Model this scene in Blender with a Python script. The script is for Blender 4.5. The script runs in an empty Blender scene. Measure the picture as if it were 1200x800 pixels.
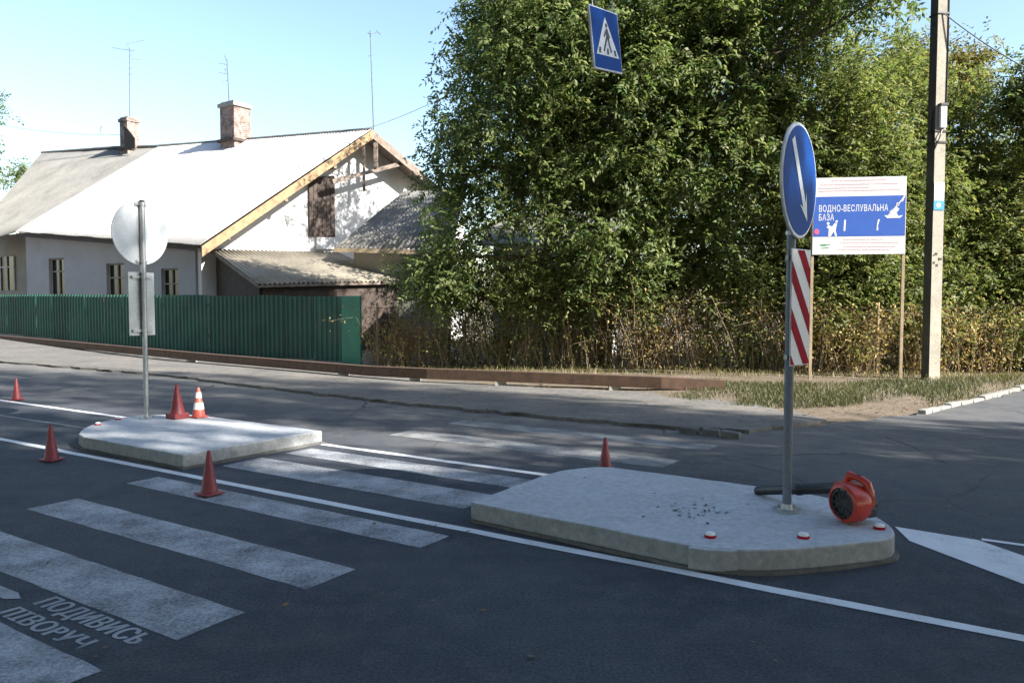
import bpy, bmesh, math, random
import numpy as np
from mathutils import Vector, Matrix
R = math.radians
random.seed(7)
rng = np.random.default_rng(11)
C = bpy.context.scene.collection

# ------------------------------------------------------------------ survey
H = 1.55
PITCH = math.atan(42 / 900)
SUN_AZ, SUN_EL = 118.0, 34.0

def ray(px, py):
    xc = (px - 600) / 900; yc = (400 - py) / 900
    return Vector((xc, math.cos(PITCH) + yc * math.sin(PITCH), -math.sin(PITCH) + yc * math.cos(PITCH)))
def G(px, py, z=0.0):
    d = ray(px, py); k = (z - H) / d.z
    return Vector((d.x * k, d.y * k, z))
def at(px, py, Y):
    d = ray(px, py); k = Y / d.y
    return Vector((d.x * k, Y, H + d.z * k))
RD = Vector((.841, -.541, 0)); ND = Vector((.541, .841, 0))      # along the road / across it
def W(s, t, z=0.0):
    return RD * s + ND * t + Vector((0, 0, z))
def ST(p):
    return p.x * RD.x + p.y * RD.y, p.x * ND.x + p.y * ND.y
def smooth(a, b, x):
    x = min(1, max(0, (x - a) / (b - a))); return x * x * (3 - 2 * x)
def terrain(x, y):
    s = x * RD.x + y * RD.y; t = x * ND.x + y * ND.y
    verge = 1 - smooth(-1.4, -.95, s - (t - 12.5) * .28) if t > 11 and s > -3 else 1
    z = -.06 + .06 * smooth(9.2, 13, t) * verge
    z += .0285 * max(0, -s - 20) * smooth(11.0, 14.5, t) * (1 if s > -60 else 40 / (-s - 20))
    z += .10 * smooth(12.2, 14.0, t) * smooth(-12, -6, s) * verge
    return z

# ------------------------------------------------------------------ materials
def new_mat(name):
    m = bpy.data.materials.new(name); m.use_nodes = True
    nt = m.node_tree; b = nt.nodes['Principled BSDF']
    return m, nt, b
def N(nt, kind, **kw):
    n = nt.nodes.new(kind)
    for k, v in kw.items():
        setattr(n, k, v)
    return n
def noise(nt, scale, detail=4, rough=.55, vec=None, dist=0):
    n = N(nt, 'ShaderNodeTexNoise'); n.inputs['Scale'].default_value = scale
    n.inputs['Detail'].default_value = detail; n.inputs['Roughness'].default_value = rough
    n.inputs['Distortion'].default_value = dist
    if vec is not None: nt.links.new(vec, n.inputs['Vector'])
    return n.outputs['Fac']
def ramp(nt, fac, stops):
    r = N(nt, 'ShaderNodeValToRGB'); nt.links.new(fac, r.inputs['Fac'])
    e = r.color_ramp.elements
    while len(e) < len(stops): e.new(.5)
    for q, (p, c) in zip(e, stops):
        q.position = p
        q.color = (c, c, c, 1) if isinstance(c, (int, float)) else (*c, 1)
    return r.outputs['Color']
def mix(nt, fac, a, b, mode='MIX'):
    n = N(nt, 'ShaderNodeMix', data_type='RGBA', blend_type=mode)
    for sock, v in ((n.inputs['Factor'], fac), (n.inputs[6], a), (n.inputs[7], b)):
        if isinstance(v, (int, float)): sock.default_value = v
        elif isinstance(v, tuple): sock.default_value = (*v, 1)
        else: nt.links.new(v, sock)
    return n.outputs[2]
def math_n(nt, op, a, b=0.0):
    n = N(nt, 'ShaderNodeMath', operation=op)
    for i, v in enumerate((a, b)):
        if isinstance(v, (int, float)): n.inputs[i].default_value = v
        else: nt.links.new(v, n.inputs[i])
    return n.outputs[0]
def bump(nt, b, h, strength=.3, dist=.02):
    n = N(nt, 'ShaderNodeBump'); n.inputs['Strength'].default_value = strength; n.inputs['Distance'].default_value = dist
    nt.links.new(h, n.inputs['Height']); nt.links.new(n.outputs[0], b.inputs['Normal'])
def pos(nt):
    return N(nt, 'ShaderNodeNewGeometry').outputs['Position']

def worn(name, col, col2=None, rough=.6, scale=6, amount=.5, metal=0, bump_s=.0, spec=.5, fine=60):
    """paint / stone / metal with two-scale soiling"""
    m, nt, b = new_mat(name)
    p = pos(nt)
    f = noise(nt, scale, 6, .6, p)
    f2 = noise(nt, fine, 3, .6, p)
    col2 = col2 or tuple(c * .55 for c in col)
    c = mix(nt, math_n(nt, 'MULTIPLY', ramp(nt, f, [(.38, 0), (.68, 1)]), amount), col, col2)
    c = mix(nt, .16, c, ramp(nt, f2, [(.3, 0.0), (.7, 1.0)]), 'OVERLAY')
    nt.links.new(c, b.inputs['Base Color'])
    b.inputs['Roughness'].default_value = rough; b.inputs['Metallic'].default_value = metal
    b.inputs['Specular IOR Level'].default_value = spec
    if bump_s: bump(nt, b, f2, bump_s, .01)
    return m

def asphalt_mat():
    m, nt, b = new_mat('asphalt'); p = pos(nt)
    big = noise(nt, .45, 5, .6, p); mid = noise(nt, 5, 6, .7, p); fine = noise(nt, 130, 3, .7, p); grit = noise(nt, 60, 4, .8, p)
    c = mix(nt, ramp(nt, big, [(.40, 0), (.60, 1)]), (.038, .047, .062), (.068, .077, .092))
    c = mix(nt, ramp(nt, mid, [(.45, 0), (.72, .7)]), c, (.105, .107, .112))
    c = mix(nt, ramp(nt, noise(nt, 1.3, 5, .6, p), [(.60, 0), (.68, .5)]), c, (.028, .032, .040))
    c = mix(nt, .55, c, ramp(nt, fine, [(.3, .1), (.7, .9)]), 'OVERLAY')
    c = mix(nt, .7, c, ramp(nt, grit, [(.35, .08), (.68, .92)]), 'OVERLAY')
    c = mix(nt, ramp(nt, fine, [(.64, 0), (.74, .5)]), c, (.15, .155, .16))
    # long tyre-polished tracks and darker repair patches
    mpg = N(nt, 'ShaderNodeMapping'); mpg.inputs['Rotation'].default_value = (0, 0, math.atan2(.541, .841)); mpg.inputs['Scale'].default_value = (.12, 1.3, 1); nt.links.new(p, mpg.inputs['Vector'])
    c = mix(nt, ramp(nt, noise(nt, 1.0, 4, .55, mpg.outputs[0]), [(.42, 0), (.6, .45)]), c, (.075, .08, .088))
    # dusty old surface towards the far kerb: distance across the road
    dot = N(nt, 'ShaderNodeVectorMath', operation='DOT_PRODUCT'); nt.links.new(p, dot.inputs[0]); dot.inputs[1].default_value = ND
    tt = math_n(nt, 'ADD', dot.outputs['Value'], math_n(nt, 'MULTIPLY', noise(nt, .8, 5, .6, p), 2.2))
    dust = N(nt, 'ShaderNodeMapRange'); dust.inputs[1].default_value = 6.9; dust.inputs[2].default_value = 10.2; nt.links.new(tt, dust.inputs[0])
    dsx = N(nt, 'ShaderNodeVectorMath', operation='DOT_PRODUCT'); nt.links.new(p, dsx.inputs[0]); dsx.inputs[1].default_value = RD
    side = N(nt, 'ShaderNodeMapRange'); side.inputs[1].default_value = -3.5; side.inputs[2].default_value = .5; side.inputs[3].default_value = 1; side.inputs[4].default_value = .38; nt.links.new(dsx.outputs['Value'], side.inputs[0])
    dustf = math_n(nt, 'MULTIPLY', dust.outputs[0], ramp(nt, noise(nt, 2.5, 6, .65, p), [(.3, .35), (.7, 1)]))
    dustf = math_n(nt, 'MULTIPLY', dustf, side.outputs[0])
    c = mix(nt, dustf, c, mix(nt, .4, (.21, .195, .17), ramp(nt, grit, [(.3, .15), (.7, .85)]), 'OVERLAY'))
    # cracks
    v = N(nt, 'ShaderNodeTexVoronoi', feature='DISTANCE_TO_EDGE'); v.inputs['Scale'].default_value = .55
    nv = N(nt, 'ShaderNodeTexNoise'); nv.inputs['Scale'].default_value = 2.2; nv.inputs['Detail'].default_value = 6; nt.links.new(p, nv.inputs['Vector'])
    mp = mix(nt, .18, p, nv.outputs['Color']); nt.links.new(mp, v.inputs['Vector'])
    cr = math_n(nt, 'MULTIPLY', ramp(nt, v.outputs['Distance'], [(0, 1), (.009, 0)]), math_n(nt, 'MULTIPLY', ramp(nt, big, [(.44, 0), (.54, .8)]), dust.outputs[0]))
    c = mix(nt, cr, c, (.012, .012, .013))
    nt.links.new(c, b.inputs['Base Color'])
    b.inputs['Roughness'].default_value = .88; b.inputs['Specular IOR Level'].default_value = .3
    h = math_n(nt, 'ADD', math_n(nt, 'MULTIPLY', fine, .5), grit)
    bump(nt, b, math_n(nt, 'SUBTRACT', h, math_n(nt, 'MULTIPLY', cr, 2)), .8, .014)
    return m

def paint_mat(name, wear_lo, wear_hi, col=(.72, .72, .70)):
    m, nt, b = new_mat(name); p = pos(nt)
    a = noise(nt, 45, 6, .75, p); w = noise(nt, 3.2, 5, .65, p); a2 = noise(nt, 130, 3, .7, p)
    f = math_n(nt, 'ADD', math_n(nt, 'MULTIPLY', a, .55), math_n(nt, 'ADD', math_n(nt, 'MULTIPLY', w, .35), math_n(nt, 'MULTIPLY', a2, .2)))
    k = ramp(nt, f, [(wear_lo, 1), (wear_hi, 0)])
    dirt = mix(nt, ramp(nt, w, [(.3, 0), (.7, .5)]), col, tuple(c * .55 for c in col))
    c = mix(nt, k, (.05, .053, .06), dirt)
    nt.links.new(c, b.inputs['Base Color']); b.inputs['Roughness'].default_value = .75
    b.inputs['Specular IOR Level'].default_value = .3
    bump(nt, b, a, .3, .008)
    return m

def concrete_mat(name, col, dark, side=None):
    m, nt, b = new_mat(name); p = pos(nt)
    f = noise(nt, 2.2, 6, .65, p); g = noise(nt, 24, 5, .7, p); h = noise(nt, 160, 2, .6, p)
    c = mix(nt, ramp(nt, f, [(.36, 0), (.66, .8)]), col, dark)
    if side:     # faces turned off level take the side colour with its own mottling
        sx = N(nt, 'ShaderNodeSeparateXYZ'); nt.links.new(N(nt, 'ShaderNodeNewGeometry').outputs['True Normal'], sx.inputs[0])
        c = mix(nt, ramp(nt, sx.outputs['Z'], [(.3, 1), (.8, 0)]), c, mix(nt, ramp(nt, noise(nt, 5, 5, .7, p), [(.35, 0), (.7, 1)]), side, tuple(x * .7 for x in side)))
    c = mix(nt, .35, c, ramp(nt, g, [(.3, .2), (.7, .8)]), 'OVERLAY')
    c = mix(nt, ramp(nt, h, [(.62, 0), (.72, .35)]), c, tuple(x * .5 for x in dark))
    nt.links.new(c, b.inputs['Base Color']); b.inputs['Roughness'].default_value = .9; b.inputs['Specular IOR Level'].default_value = .25
    bump(nt, b, math_n(nt, 'ADD', g, math_n(nt, 'MULTIPLY', h, .4)), .35, .01)
    return m

def leaf_mat(name, cols, trans=.45, rough=.55):
    m, nt, b = new_mat(name)
    g = N(nt, 'ShaderNodeNewGeometry')
    r = ramp(nt, g.outputs['Random Per Island'], [(i / (len(cols) - 1) if len(cols) > 1 else 0, c) for i, c in enumerate(cols)])
    big = noise(nt, .9, 3, .5, g.outputs['Position'])
    c = mix(nt, ramp(nt, big, [(.35, 0), (.7, .35)]), r, tuple(x * .6 + .01 for x in cols[0]))
    nt.links.new(c, b.inputs['Base Color']); b.inputs['Roughness'].default_value = rough
    b.inputs['Specular IOR Level'].default_value = .35
    tr = N(nt, 'ShaderNodeBsdfTranslucent')
    hs = N(nt, 'ShaderNodeHueSaturation'); hs.inputs['Value'].default_value = 1.5; hs.inputs['Saturation'].default_value = 1.15
    nt.links.new(c, hs.inputs['Color']); nt.links.new(hs.outputs[0], tr.inputs['Color'])
    ms = N(nt, 'ShaderNodeMixShader'); ms.inputs[0].default_value = trans
    nt.links.new(b.outputs[0], ms.inputs[1]); nt.links.new(tr.outputs[0], ms.inputs[2])
    nt.links.new(ms.outputs[0], nt.nodes['Material Output'].inputs['Surface'])
    return m

def dirt_mat(name, a, bcol, c3):
    m, nt, b = new_mat(name); p = pos(nt)
    f = noise(nt, .8, 6, .65, p); g = noise(nt, 9, 6, .7, p); h = noise(nt, 70, 3, .7, p)
    c = mix(nt, ramp(nt, f, [(.35, 0), (.62, 1)]), a, bcol)
    c = mix(nt, ramp(nt, g, [(.45, 0), (.7, .7)]), c, c3)
    c = mix(nt, .5, c, ramp(nt, h, [(.3, .15), (.7, .85)]), 'OVERLAY')
    nt.links.new(c, b.inputs['Base Color']); b.inputs['Roughness'].default_value = .95; b.inputs['Specular IOR Level'].default_value = .2
    bump(nt, b, math_n(nt, 'ADD', g, h), .6, .03)
    return m

def brick_mat(name):
    m, nt, b = new_mat(name)
    tc = N(nt, 'ShaderNodeTexCoord')
    mp = N(nt, 'ShaderNodeMapping'); mp.inputs['Rotation'].default_value = (R(90), 0, R(12)); nt.links.new(tc.outputs['Object'], mp.inputs['Vector'])
    br = N(nt, 'ShaderNodeTexBrick'); br.inputs['Scale'].default_value = 1.0
    br.inputs['Brick Width'].default_value = .25; br.inputs['Row Height'].default_value = .085; br.inputs['Mortar Size'].default_value = .012
    br.inputs['Color1'].default_value = (.34, .19, .13, 1); br.inputs['Color2'].default_value = (.24, .12, .09, 1); br.inputs['Mortar'].default_value = (.42, .38, .34, 1)
    nt.links.new(mp.outputs[0], br.inputs['Vector'])
    n_ = noise(nt, 6, 5, .7, pos(nt))
    c = mix(nt, ramp(nt, n_, [(.45, 0), (.65, .7)]), mix(nt, ramp(nt, noise(nt, 2.5, 5, .7, pos(nt)), [(.4, 0), (.6, .8)]), br.outputs['Color'], (.07, .055, .048)), (.36, .31, .28))
    nt.links.new(c, b.inputs['Base Color']); b.inputs['Roughness'].default_value = .95
    bump(nt, b, math_n(nt, 'ADD', br.outputs['Fac'], n_), .4, .02)
    return m

def asbestos_mat(name, col, dark, lichen):
    m, nt, b = new_mat(name); p = pos(nt)
    f = noise(nt, .7, 6, .65, p); g = noise(nt, 7, 6, .7, p)
    c = mix(nt, ramp(nt, f, [(.35, 0), (.7, 1)]), col, dark)
    c = mix(nt, ramp(nt, g, [(.5, 0), (.7, .7)]), c, lichen)
    nt.links.new(c, b.inputs['Base Color']); b.inputs['Roughness'].default_value = .9; b.inputs['Specular IOR Level'].default_value = .2
    bump(nt, b, g, .3, .02)
    return m

M = {}
M['asphalt'] = asphalt_mat()
M['paint_fresh'] = paint_mat('line_paint', .60, .76, (.78, .78, .77))
M['paint_worn'] = paint_mat('worn_paint', .47, .68, (.46, .47, .48))
M['paint_faint'] = paint_mat('faint_paint', .44, .68, (.36, .36, .345))
M['stencil'] = paint_mat('stencil_paint', .56, .76, (.36, .37, .38))
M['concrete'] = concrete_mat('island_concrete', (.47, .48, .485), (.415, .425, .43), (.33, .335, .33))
M['concrete_old'] = concrete_mat('old_concrete', (.36, .34, .30), (.22, .21, .19))
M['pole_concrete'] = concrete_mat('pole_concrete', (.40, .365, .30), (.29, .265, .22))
M['pole_shaded'] = concrete_mat('shaded_face_concrete', (.085, .085, .075), (.05, .052, .045))  # shade of the pole's sunless face put into a darker concrete
M['mortar'] = concrete_mat('rough_mortar', (.16, .155, .145), (.06, .06, .058))
M['pavement'] = dirt_mat('dusty_pavement', (.155, .147, .135), (.225, .205, .178), (.09, .088, .085))
M['dirt'] = dirt_mat('dry_earth', (.155, .12, .085), (.21, .165, .12), (.09, .078, .052))
M['galv'] = worn('galvanised_steel', (.42, .44, .45), (.30, .31, .32), .45, 5, .6, .75)
M['post_grey'] = worn('grey_post_paint', (.16, .18, .21), (.10, .11, .13), .5, 5, .6, .3)
M['sign_back'] = worn('sign_back_metal', (.60, .62, .63), (.44, .46, .48), .5, 4, .5, .35)
M['white'] = worn('white_sheet', (.78, .78, .77), (.62, .62, .61), .45, 5, .4)
M['blue'] = worn('sign_blue', (.004, .06, .29), (.004, .05, .24), .6, 4, .4, spec=.1)
M['blue_banner'] = worn('banner_blue', (.03, .11, .45), (.025, .09, .38), .55, 6, .5)
M['red'] = worn('sign_red', (.36, .012, .028), (.27, .010, .02), .75, 6, .5, spec=.12)
M['pale_red'] = worn('faded_red_print', (.72, .50, .52), (.76, .58, .60), .6, 20, .5)
M['pink'] = worn('pink_print', (.75, .12, .25), (.70, .10, .2), .6, 20, .5)
M['green_print'] = worn('green_print', (.08, .28, .14), (.05, .2, .1), .6, 20, .5)
M['black'] = worn('sign_black', (.018, .018, .02), (.03, .03, .03), .5, 8, .5)
M['cone_red'] = worn('cone_plastic', (.24, .03, .034), (.15, .03, .034), .5, 14, .8)
M['cone_orange'] = worn('cone_orange_plastic', (.50, .09, .06), (.36, .07, .055), .5, 14, .7)
M['blower'] = worn('blower_plastic', (.50, .045, .022), (.33, .03, .02), .32, 18, .6)
M['dark_plastic'] = worn('dark_plastic', (.018, .018, .02), (.035, .034, .033), .45, 12, .6)
M['rust'] = worn('rusty_steel', (.125, .072, .045), (.06, .04, .028), .9, 7, .9, 0, .4)
M['green_metal'] = worn('green_sheet_paint', (.022, .12, .085), (.02, .085, .068), .55, 1.6, .8, spec=.3)
nt_g = M['green_metal'].node_tree; bg_ = nt_g.nodes['Principled BSDF']; old = bg_.inputs['Base Color'].links[0].from_socket
oi = nt_g.nodes.new('ShaderNodeObjectInfo'); hsv = nt_g.nodes.new('ShaderNodeHueSaturation')
vr = nt_g.nodes.new('ShaderNodeMapRange'); vr.inputs[3].default_value = .72; vr.inputs[4].default_value = 1.2; nt_g.links.new(oi.outputs['Random'], vr.inputs[0]); nt_g.links.new(vr.outputs[0], hsv.inputs['Value'])
hsv.inputs['Saturation'].default_value = .88
dirty = mix(nt_g, ramp(nt_g, noise(nt_g, 2.2, 6, .7, pos(nt_g)), [(.5, 0), (.72, .5)]), old, (.13, .115, .09)); nt_g.links.new(dirty, hsv.inputs['Color']); nt_g.links.new(hsv.outputs[0], bg_.inputs['Base Color'])
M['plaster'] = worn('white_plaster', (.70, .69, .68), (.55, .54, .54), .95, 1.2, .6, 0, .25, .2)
M['plaster_front'] = worn('shaded_front_plaster', (.46, .45, .47), (.36, .35, .37), .95, 1.2, .6, 0, .25, .2)  # front wall's shade put into the plaster colour, darker than the gable
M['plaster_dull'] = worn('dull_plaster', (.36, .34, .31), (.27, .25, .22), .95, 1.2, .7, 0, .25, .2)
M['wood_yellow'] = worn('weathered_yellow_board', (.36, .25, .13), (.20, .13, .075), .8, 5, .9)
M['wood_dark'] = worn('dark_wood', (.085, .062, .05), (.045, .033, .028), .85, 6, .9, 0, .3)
M['wood_grey'] = worn('grey_timber', (.26, .21, .17), (.15, .11, .085), .85, 5, .9, 0, .3)
M['wood_post'] = worn('pale_timber', (.42, .33, .22), (.28, .2, .12), .85, 9, .8, 0, .3)
M['glass'] = worn('dark_window_glass', (.02, .022, .026), (.03, .032, .035), .12, 3, .5)
M['roof_white'] = asbestos_mat('pale_roof_sheet', (.62, .60, .58), (.52, .50, .48), (.45, .43, .40))
M['roof_grey'] = asbestos_mat('old_grey_roof_sheet', (.205, .20, .185), (.135, .13, .12), (.25, .24, .19))
M['roof_shed'] = asbestos_mat('shed_roof_sheet', (.36, .32, .25), (.20, .18, .145), (.45, .40, .30))
M['brick'] = brick_mat('chimney_brick')
M['bark'] = worn('tree_bark', (.11, .085, .065), (.06, .047, .036), .95, 9, .8, 0, .6)
M['twig'] = worn('dry_twig', (.29, .22, .145), (.17, .12, .08), .9, 12, .8)
M['leaf_walnut'] = leaf_mat('walnut_leaf', [(0.069, 0.117, 0.036), (0.132, 0.184, 0.053), (0.186, 0.223, 0.075), (0.281, 0.286, 0.126)])
M['leaf_olive'] = leaf_mat('olive_leaf', [(0.079, 0.121, 0.033), (0.145, 0.185, 0.055), (0.211, 0.235, 0.076), (0.304, 0.283, 0.117)])
M['leaf_rust'] = leaf_mat('turning_leaf', [(0.098, 0.106, 0.034), (0.166, 0.142, 0.048), (0.234, 0.190, 0.068), (0.127, 0.155, 0.048)])
M['leaf_dry'] = leaf_mat('dry_leaf', [(0.256, 0.165, 0.064), (0.432, 0.310, 0.136), (0.235, 0.224, 0.064), (0.590, 0.448, 0.197)], .3, .7)
M['leaf_dead'] = leaf_mat('fallen_leaf', [(.16, .10, .05), (.24, .16, .07), (.10, .065, .035)], .1, .8)
M['leaf_shade'] = leaf_mat('unseen_tree_leaf', [(.03, .06, .014), (.06, .09, .025), (.09, .11, .03)], .25)
M['grass'] = leaf_mat('verge_grass', [(.045, .06, .02), (.075, .085, .03), (.11, .11, .042), (.2, .17, .08)], .3)
M['grass_dry'] = leaf_mat('dry_grass', [(.10, .11, .035), (.20, .17, .07), (.30, .25, .12)], .3)

# ------------------------------------------------------------------ mesh helpers
class MB:
    def __init__(self): self.v = []; self.f = []; self.mi = []; self.cur = 0
    def add(self, vs, fs):
        o = len(self.v); self.v += [tuple(p) for p in vs]
        for f in fs: self.f.append(tuple(i + o for i in f)); self.mi.append(self.cur)
        return self
    def box(self, c, sx, sy, sz, ax=None):
        """box about centre c; ax = (x axis, y axis, z axis)"""
        X, Y, Z = ax or (Vector((1, 0, 0)), Vector((0, 1, 0)), Vector((0, 0, 1)))
        c = Vector(c); vs = []
        for k in (-1, 1):
            for j in (-1, 1):
                for i in (-1, 1):
                    vs.append(c + X * (i * sx / 2) + Y * (j * sy / 2) + Z * (k * sz / 2))
        return self.add(vs, [(0, 2, 3, 1), (4, 5, 7, 6), (0, 1, 5, 4), (2, 6, 7, 3), (0, 4, 6, 2), (1, 3, 7, 5)])
    def prism(self, pts, ext):
        n = len(pts); ext = Vector(ext); pts = [Vector(p) for p in pts]
        vs = pts + [p + ext for p in pts]
        return self.add(vs, [tuple(range(n))[::-1], tuple(range(n, 2 * n))] + [(i, (i + 1) % n, n + (i + 1) % n, n + i) for i in range(n)])
    def bar(self, a, b, w, h=None, up=(0, 0, 1)):
        a = Vector(a); b = Vector(b); d = (b - a); L = d.length; d.normalize()
        up = Vector(up)
        if abs(d.dot(up)) > .98: up = Vector((1, 0, 0))
        s = d.cross(up).normalized(); u = s.cross(d)
        return self.box((a + b) / 2, L, w, h or w, (d, s, u))
    def tube(self, path, r, n=8, cap=True):
        path = [Vector(p) for p in path]
        rs = r if isinstance(r, (list, tuple)) else [r] * len(path)
        o = []; prev = None
        for i, p in enumerate(path):
            d = (path[min(i + 1, len(path) - 1)] - path[max(i - 1, 0)]).normalized()
            if prev is None:
                q = Vector((0, 0, 1)) if abs(d.z) < .9 else Vector((1, 0, 0))
                x = d.cross(q).normalized()
            else:
                x = (prev - d * prev.dot(d)).normalized()
            prev = x; y = d.cross(x)
            for k in range(n):
                a = 2 * math.pi * k / n
                o.append(p + (x * math.cos(a) + y * math.sin(a)) * rs[i])
        fs = []
        for i in range(len(path) - 1):
            for k in range(n):
                fs.append((i * n + k, i * n + (k + 1) % n, (i + 1) * n + (k + 1) % n, (i + 1) * n + k))
        if cap:
            fs.append(tuple(range(n))[::-1]); fs.append(tuple(range((len(path) - 1) * n, len(path) * n)))
        return self.add(o, fs)
    def lathe(self, c, prof, ax=None, n=28):
        """prof: (radius, height) along axis Z of ax"""
        X, Y, Z = ax or (Vector((1, 0, 0)), Vector((0, 1, 0)), Vector((0, 0, 1)))
        c = Vector(c); o = []
        for r, h in prof:
            for k in range(n):
                a = 2 * math.pi * k / n
                o.append(c + (X * math.cos(a) + Y * math.sin(a)) * r + Z * h)
        fs = [(i * n + k, i * n + (k + 1) % n, (i + 1) * n + (k + 1) % n, (i + 1) * n + k) for i in range(len(prof) - 1) for k in range(n)]
        fs.append(tuple(range(n))[::-1]); fs.append(tuple(range((len(prof) - 1) * n, len(prof) * n)))
        return self.add(o, fs)
    def build(self, name, mat, parent=None, smooth_=False, bevel=0, loc=None, recalc=True):
        o0 = Vector((0, 0, 0))
        if parent is not None:
            o0 = Vector(parent['_w']) if '_w' in parent else o0
        elif loc is not None: o0 = Vector(loc)
        me = bpy.data.meshes.new(name)
        me.from_pydata([tuple(Vector(p) - o0) for p in self.v], [], self.f)
        mats = mat if isinstance(mat, (list, tuple)) else [mat]
        for m in mats: me.materials.append(m)
        if len(mats) > 1: me.polygons.foreach_set('material_index', self.mi)
        if recalc:
          bm = bmesh.new(); bm.from_mesh(me); bmesh.ops.recalc_face_normals(bm, faces=bm.faces); bm.to_mesh(me); bm.free()
        if smooth_:
            me.polygons.foreach_set('use_smooth', [True] * len(me.polygons))
            try: me.set_sharp_from_angle(angle=R(38))
            except Exception: pass
        o = bpy.data.objects.new(name, me); C.objects.link(o)
        if parent is not None:
            o.parent = parent
            o['_w'] = tuple(o0)
        elif loc is not None: o.location = loc
        if bevel:
            b = o.modifiers.new('bevel', 'BEVEL'); b.width = bevel; b.segments = 2; b.limit_method = 'ANGLE'; b.angle_limit = R(35)
        return o

def raw(name, verts, faces_n, mat, parent=None, loc=(0, 0, 0), nper=4):
    """big leaf meshes from numpy arrays: verts (n*nper,3), quads in order"""
    o0 = np.array(parent['_w'] if parent is not None and '_w' in parent else loc)
    v = (verts - o0).astype(np.float32)
    me = bpy.data.meshes.new(name)
    nv = len(v); nf = nv // nper
    me.vertices.add(nv); me.vertices.foreach_set('co', v.ravel())
    me.loops.add(nv); me.loops.foreach_set('vertex_index', np.arange(nv, dtype=np.int32))
    me.polygons.add(nf); me.polygons.foreach_set('loop_start', np.arange(0, nv, nper, dtype=np.int32))
    me.polygons.foreach_set('loop_total', np.full(nf, nper, dtype=np.int32))
    me.update(calc_edges=True)
    me.materials.append(mat)
    o = bpy.data.objects.new(name, me); C.objects.link(o)
    if parent is not None: o.parent = parent
    else: o.location = loc
    return o

def thing(name, label, cat, loc, group=None):
    o = bpy.data.objects.new(name, None); C.objects.link(o); o.empty_display_size = .2
    o.location = loc; o['_w'] = tuple(loc); o['label'] = label; o['category'] = cat
    if group: o['group'] = group
    return o
def tag(o, label, cat, group=None):
    o['label'] = label; o['category'] = cat
    if group: o['group'] = group
    return o
def struct(o, kind='structure'):
    o['kind'] = kind; return o
def copy_tree(o, parent=None, **props):
    c = o.copy(); C.objects.link(c); c.parent = parent
    for k, v in props.items(): c[k] = v
    for ch in list(o.children): copy_tree(ch, c)
    return c
def text_mb(s, size, font_bold=False, spacing=1.0):
    """text outline -> (verts2d, faces) flat mesh, origin at baseline start"""
    soft = [i for i, ch in enumerate(s) if ch == 'Ь']         # the font's own soft sign and er fold over themselves
    s = s.replace('Ь', 'P').replace('Р', 'P')
    cu = bpy.data.curves.new('lettering', 'FONT'); cu.body = s; cu.size = size; cu.space_character = spacing
    cu.offset = size * .008 if font_bold else 0
    cu.resolution_u = 3
    ob = bpy.data.objects.new('lettering', cu); C.objects.link(ob)
    dg = bpy.context.evaluated_depsgraph_get(); dg.update()
    me = bpy.data.meshes.new_from_object(ob.evaluated_get(dg))
    vs = [v.co.copy() for v in me.vertices]; fs = [tuple(p.vertices) for p in me.polygons]
    bpy.data.objects.remove(ob); bpy.data.meshes.remove(me); bpy.data.curves.remove(cu)
    if soft:
        par = list(range(len(vs)))
        def find(a):
            while par[a] != a: a = par[a]
            return a
        for f in fs:
            for a in f[1:]: par[find(a)] = find(f[0])
        isl = {}
        for i in range(len(vs)): isl.setdefault(find(i), []).append(i)
        isl = sorted((q for q in isl.values() if len(q) > 3), key=lambda q: min(vs[i].x for i in q))
        for k in soft:
            q = isl[k]; h = max(vs[i].y for i in q) + min(vs[i].y for i in q)
            for i in q: vs[i].y = h - vs[i].y
            q = set(q); fs = [f[::-1] if f[0] in q else f for f in fs]
    return vs, fs

# ------------------------------------------------------------------ ground, road, markings
def ground():
    n = 150
    # denser near the verge, stretched to the horizon
    us = np.linspace(-1, 1, n); sx = np.sign(us) * (np.abs(us) * 38 + np.abs(us) ** 9 * 700)
    ty = np.sign(us) * (np.abs(us) * 38 + np.abs(us) ** 9 * 700)
    vs = []; fs = []
    rg = random.Random(3)
    for j in range(n):
        for i in range(n):
            x = sx[i]; y = ty[j] + 8
            s_, t_ = ST(Vector((x, y, 0)))
            z = terrain(x, y)
            if t_ > 9.6 and abs(x) < 40 and abs(y) < 45: z += rg.uniform(-.012, .012)
            vs.append((x, y, z))
    for j in range(n - 1):
        for i in range(n - 1):
            a = j * n + i; fs.append((a, a + 1, a + n + 1, a + n))
    mb = MB(); mb.add(vs, fs)
    struct(mb.build('ground', M['dirt'], smooth_=True))
ground()

def jag(pts, step=.35, amp=.08, seed=1):
    """subdivide an edge line in road coordinates and roughen it"""
    rg = random.Random(seed); out = []
    for (a, b) in zip(pts[:-1], pts[1:]):
        L = math.hypot(b[0] - a[0], b[1] - a[1]); k = max(1, min(200, int(L / step)))
        for i in range(k):
            u = i / k
            out.append((a[0] + (b[0] - a[0]) * u + rg.uniform(-amp, amp), a[1] + (b[1] - a[1]) * u + rg.uniform(-amp, amp)))
    out.append(pts[-1]); return out

far_edge = jag([(-45, 10.2), (-22, 10.0), (-15.5, 10.0), (-10.7, 9.35), (-7.3, 9.05), (-3.3, 9.1), (-2.6, 9.3), (-1.75, 11), (-1.0, 12.4), (.25, 16.7), (2.2, 26), (5, 45)], .22, .085, 5)
road_pts = [(-160, -7), (4, -7), (9, -9), (13, -15), (17, -30), (24, -120), (36, -120), (30, -30), (24, -16), (17, -6), (14, 2), (12.5, 8), (11, 12), (9.5, 18), (12, 45)] + far_edge[::-1] + [(-160, 10.2)]
mb = MB(); mb.add([W(s, t, 0) for s, t in road_pts], [tuple(range(len(road_pts)))])
struct(mb.build('road', M['asphalt']))
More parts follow.
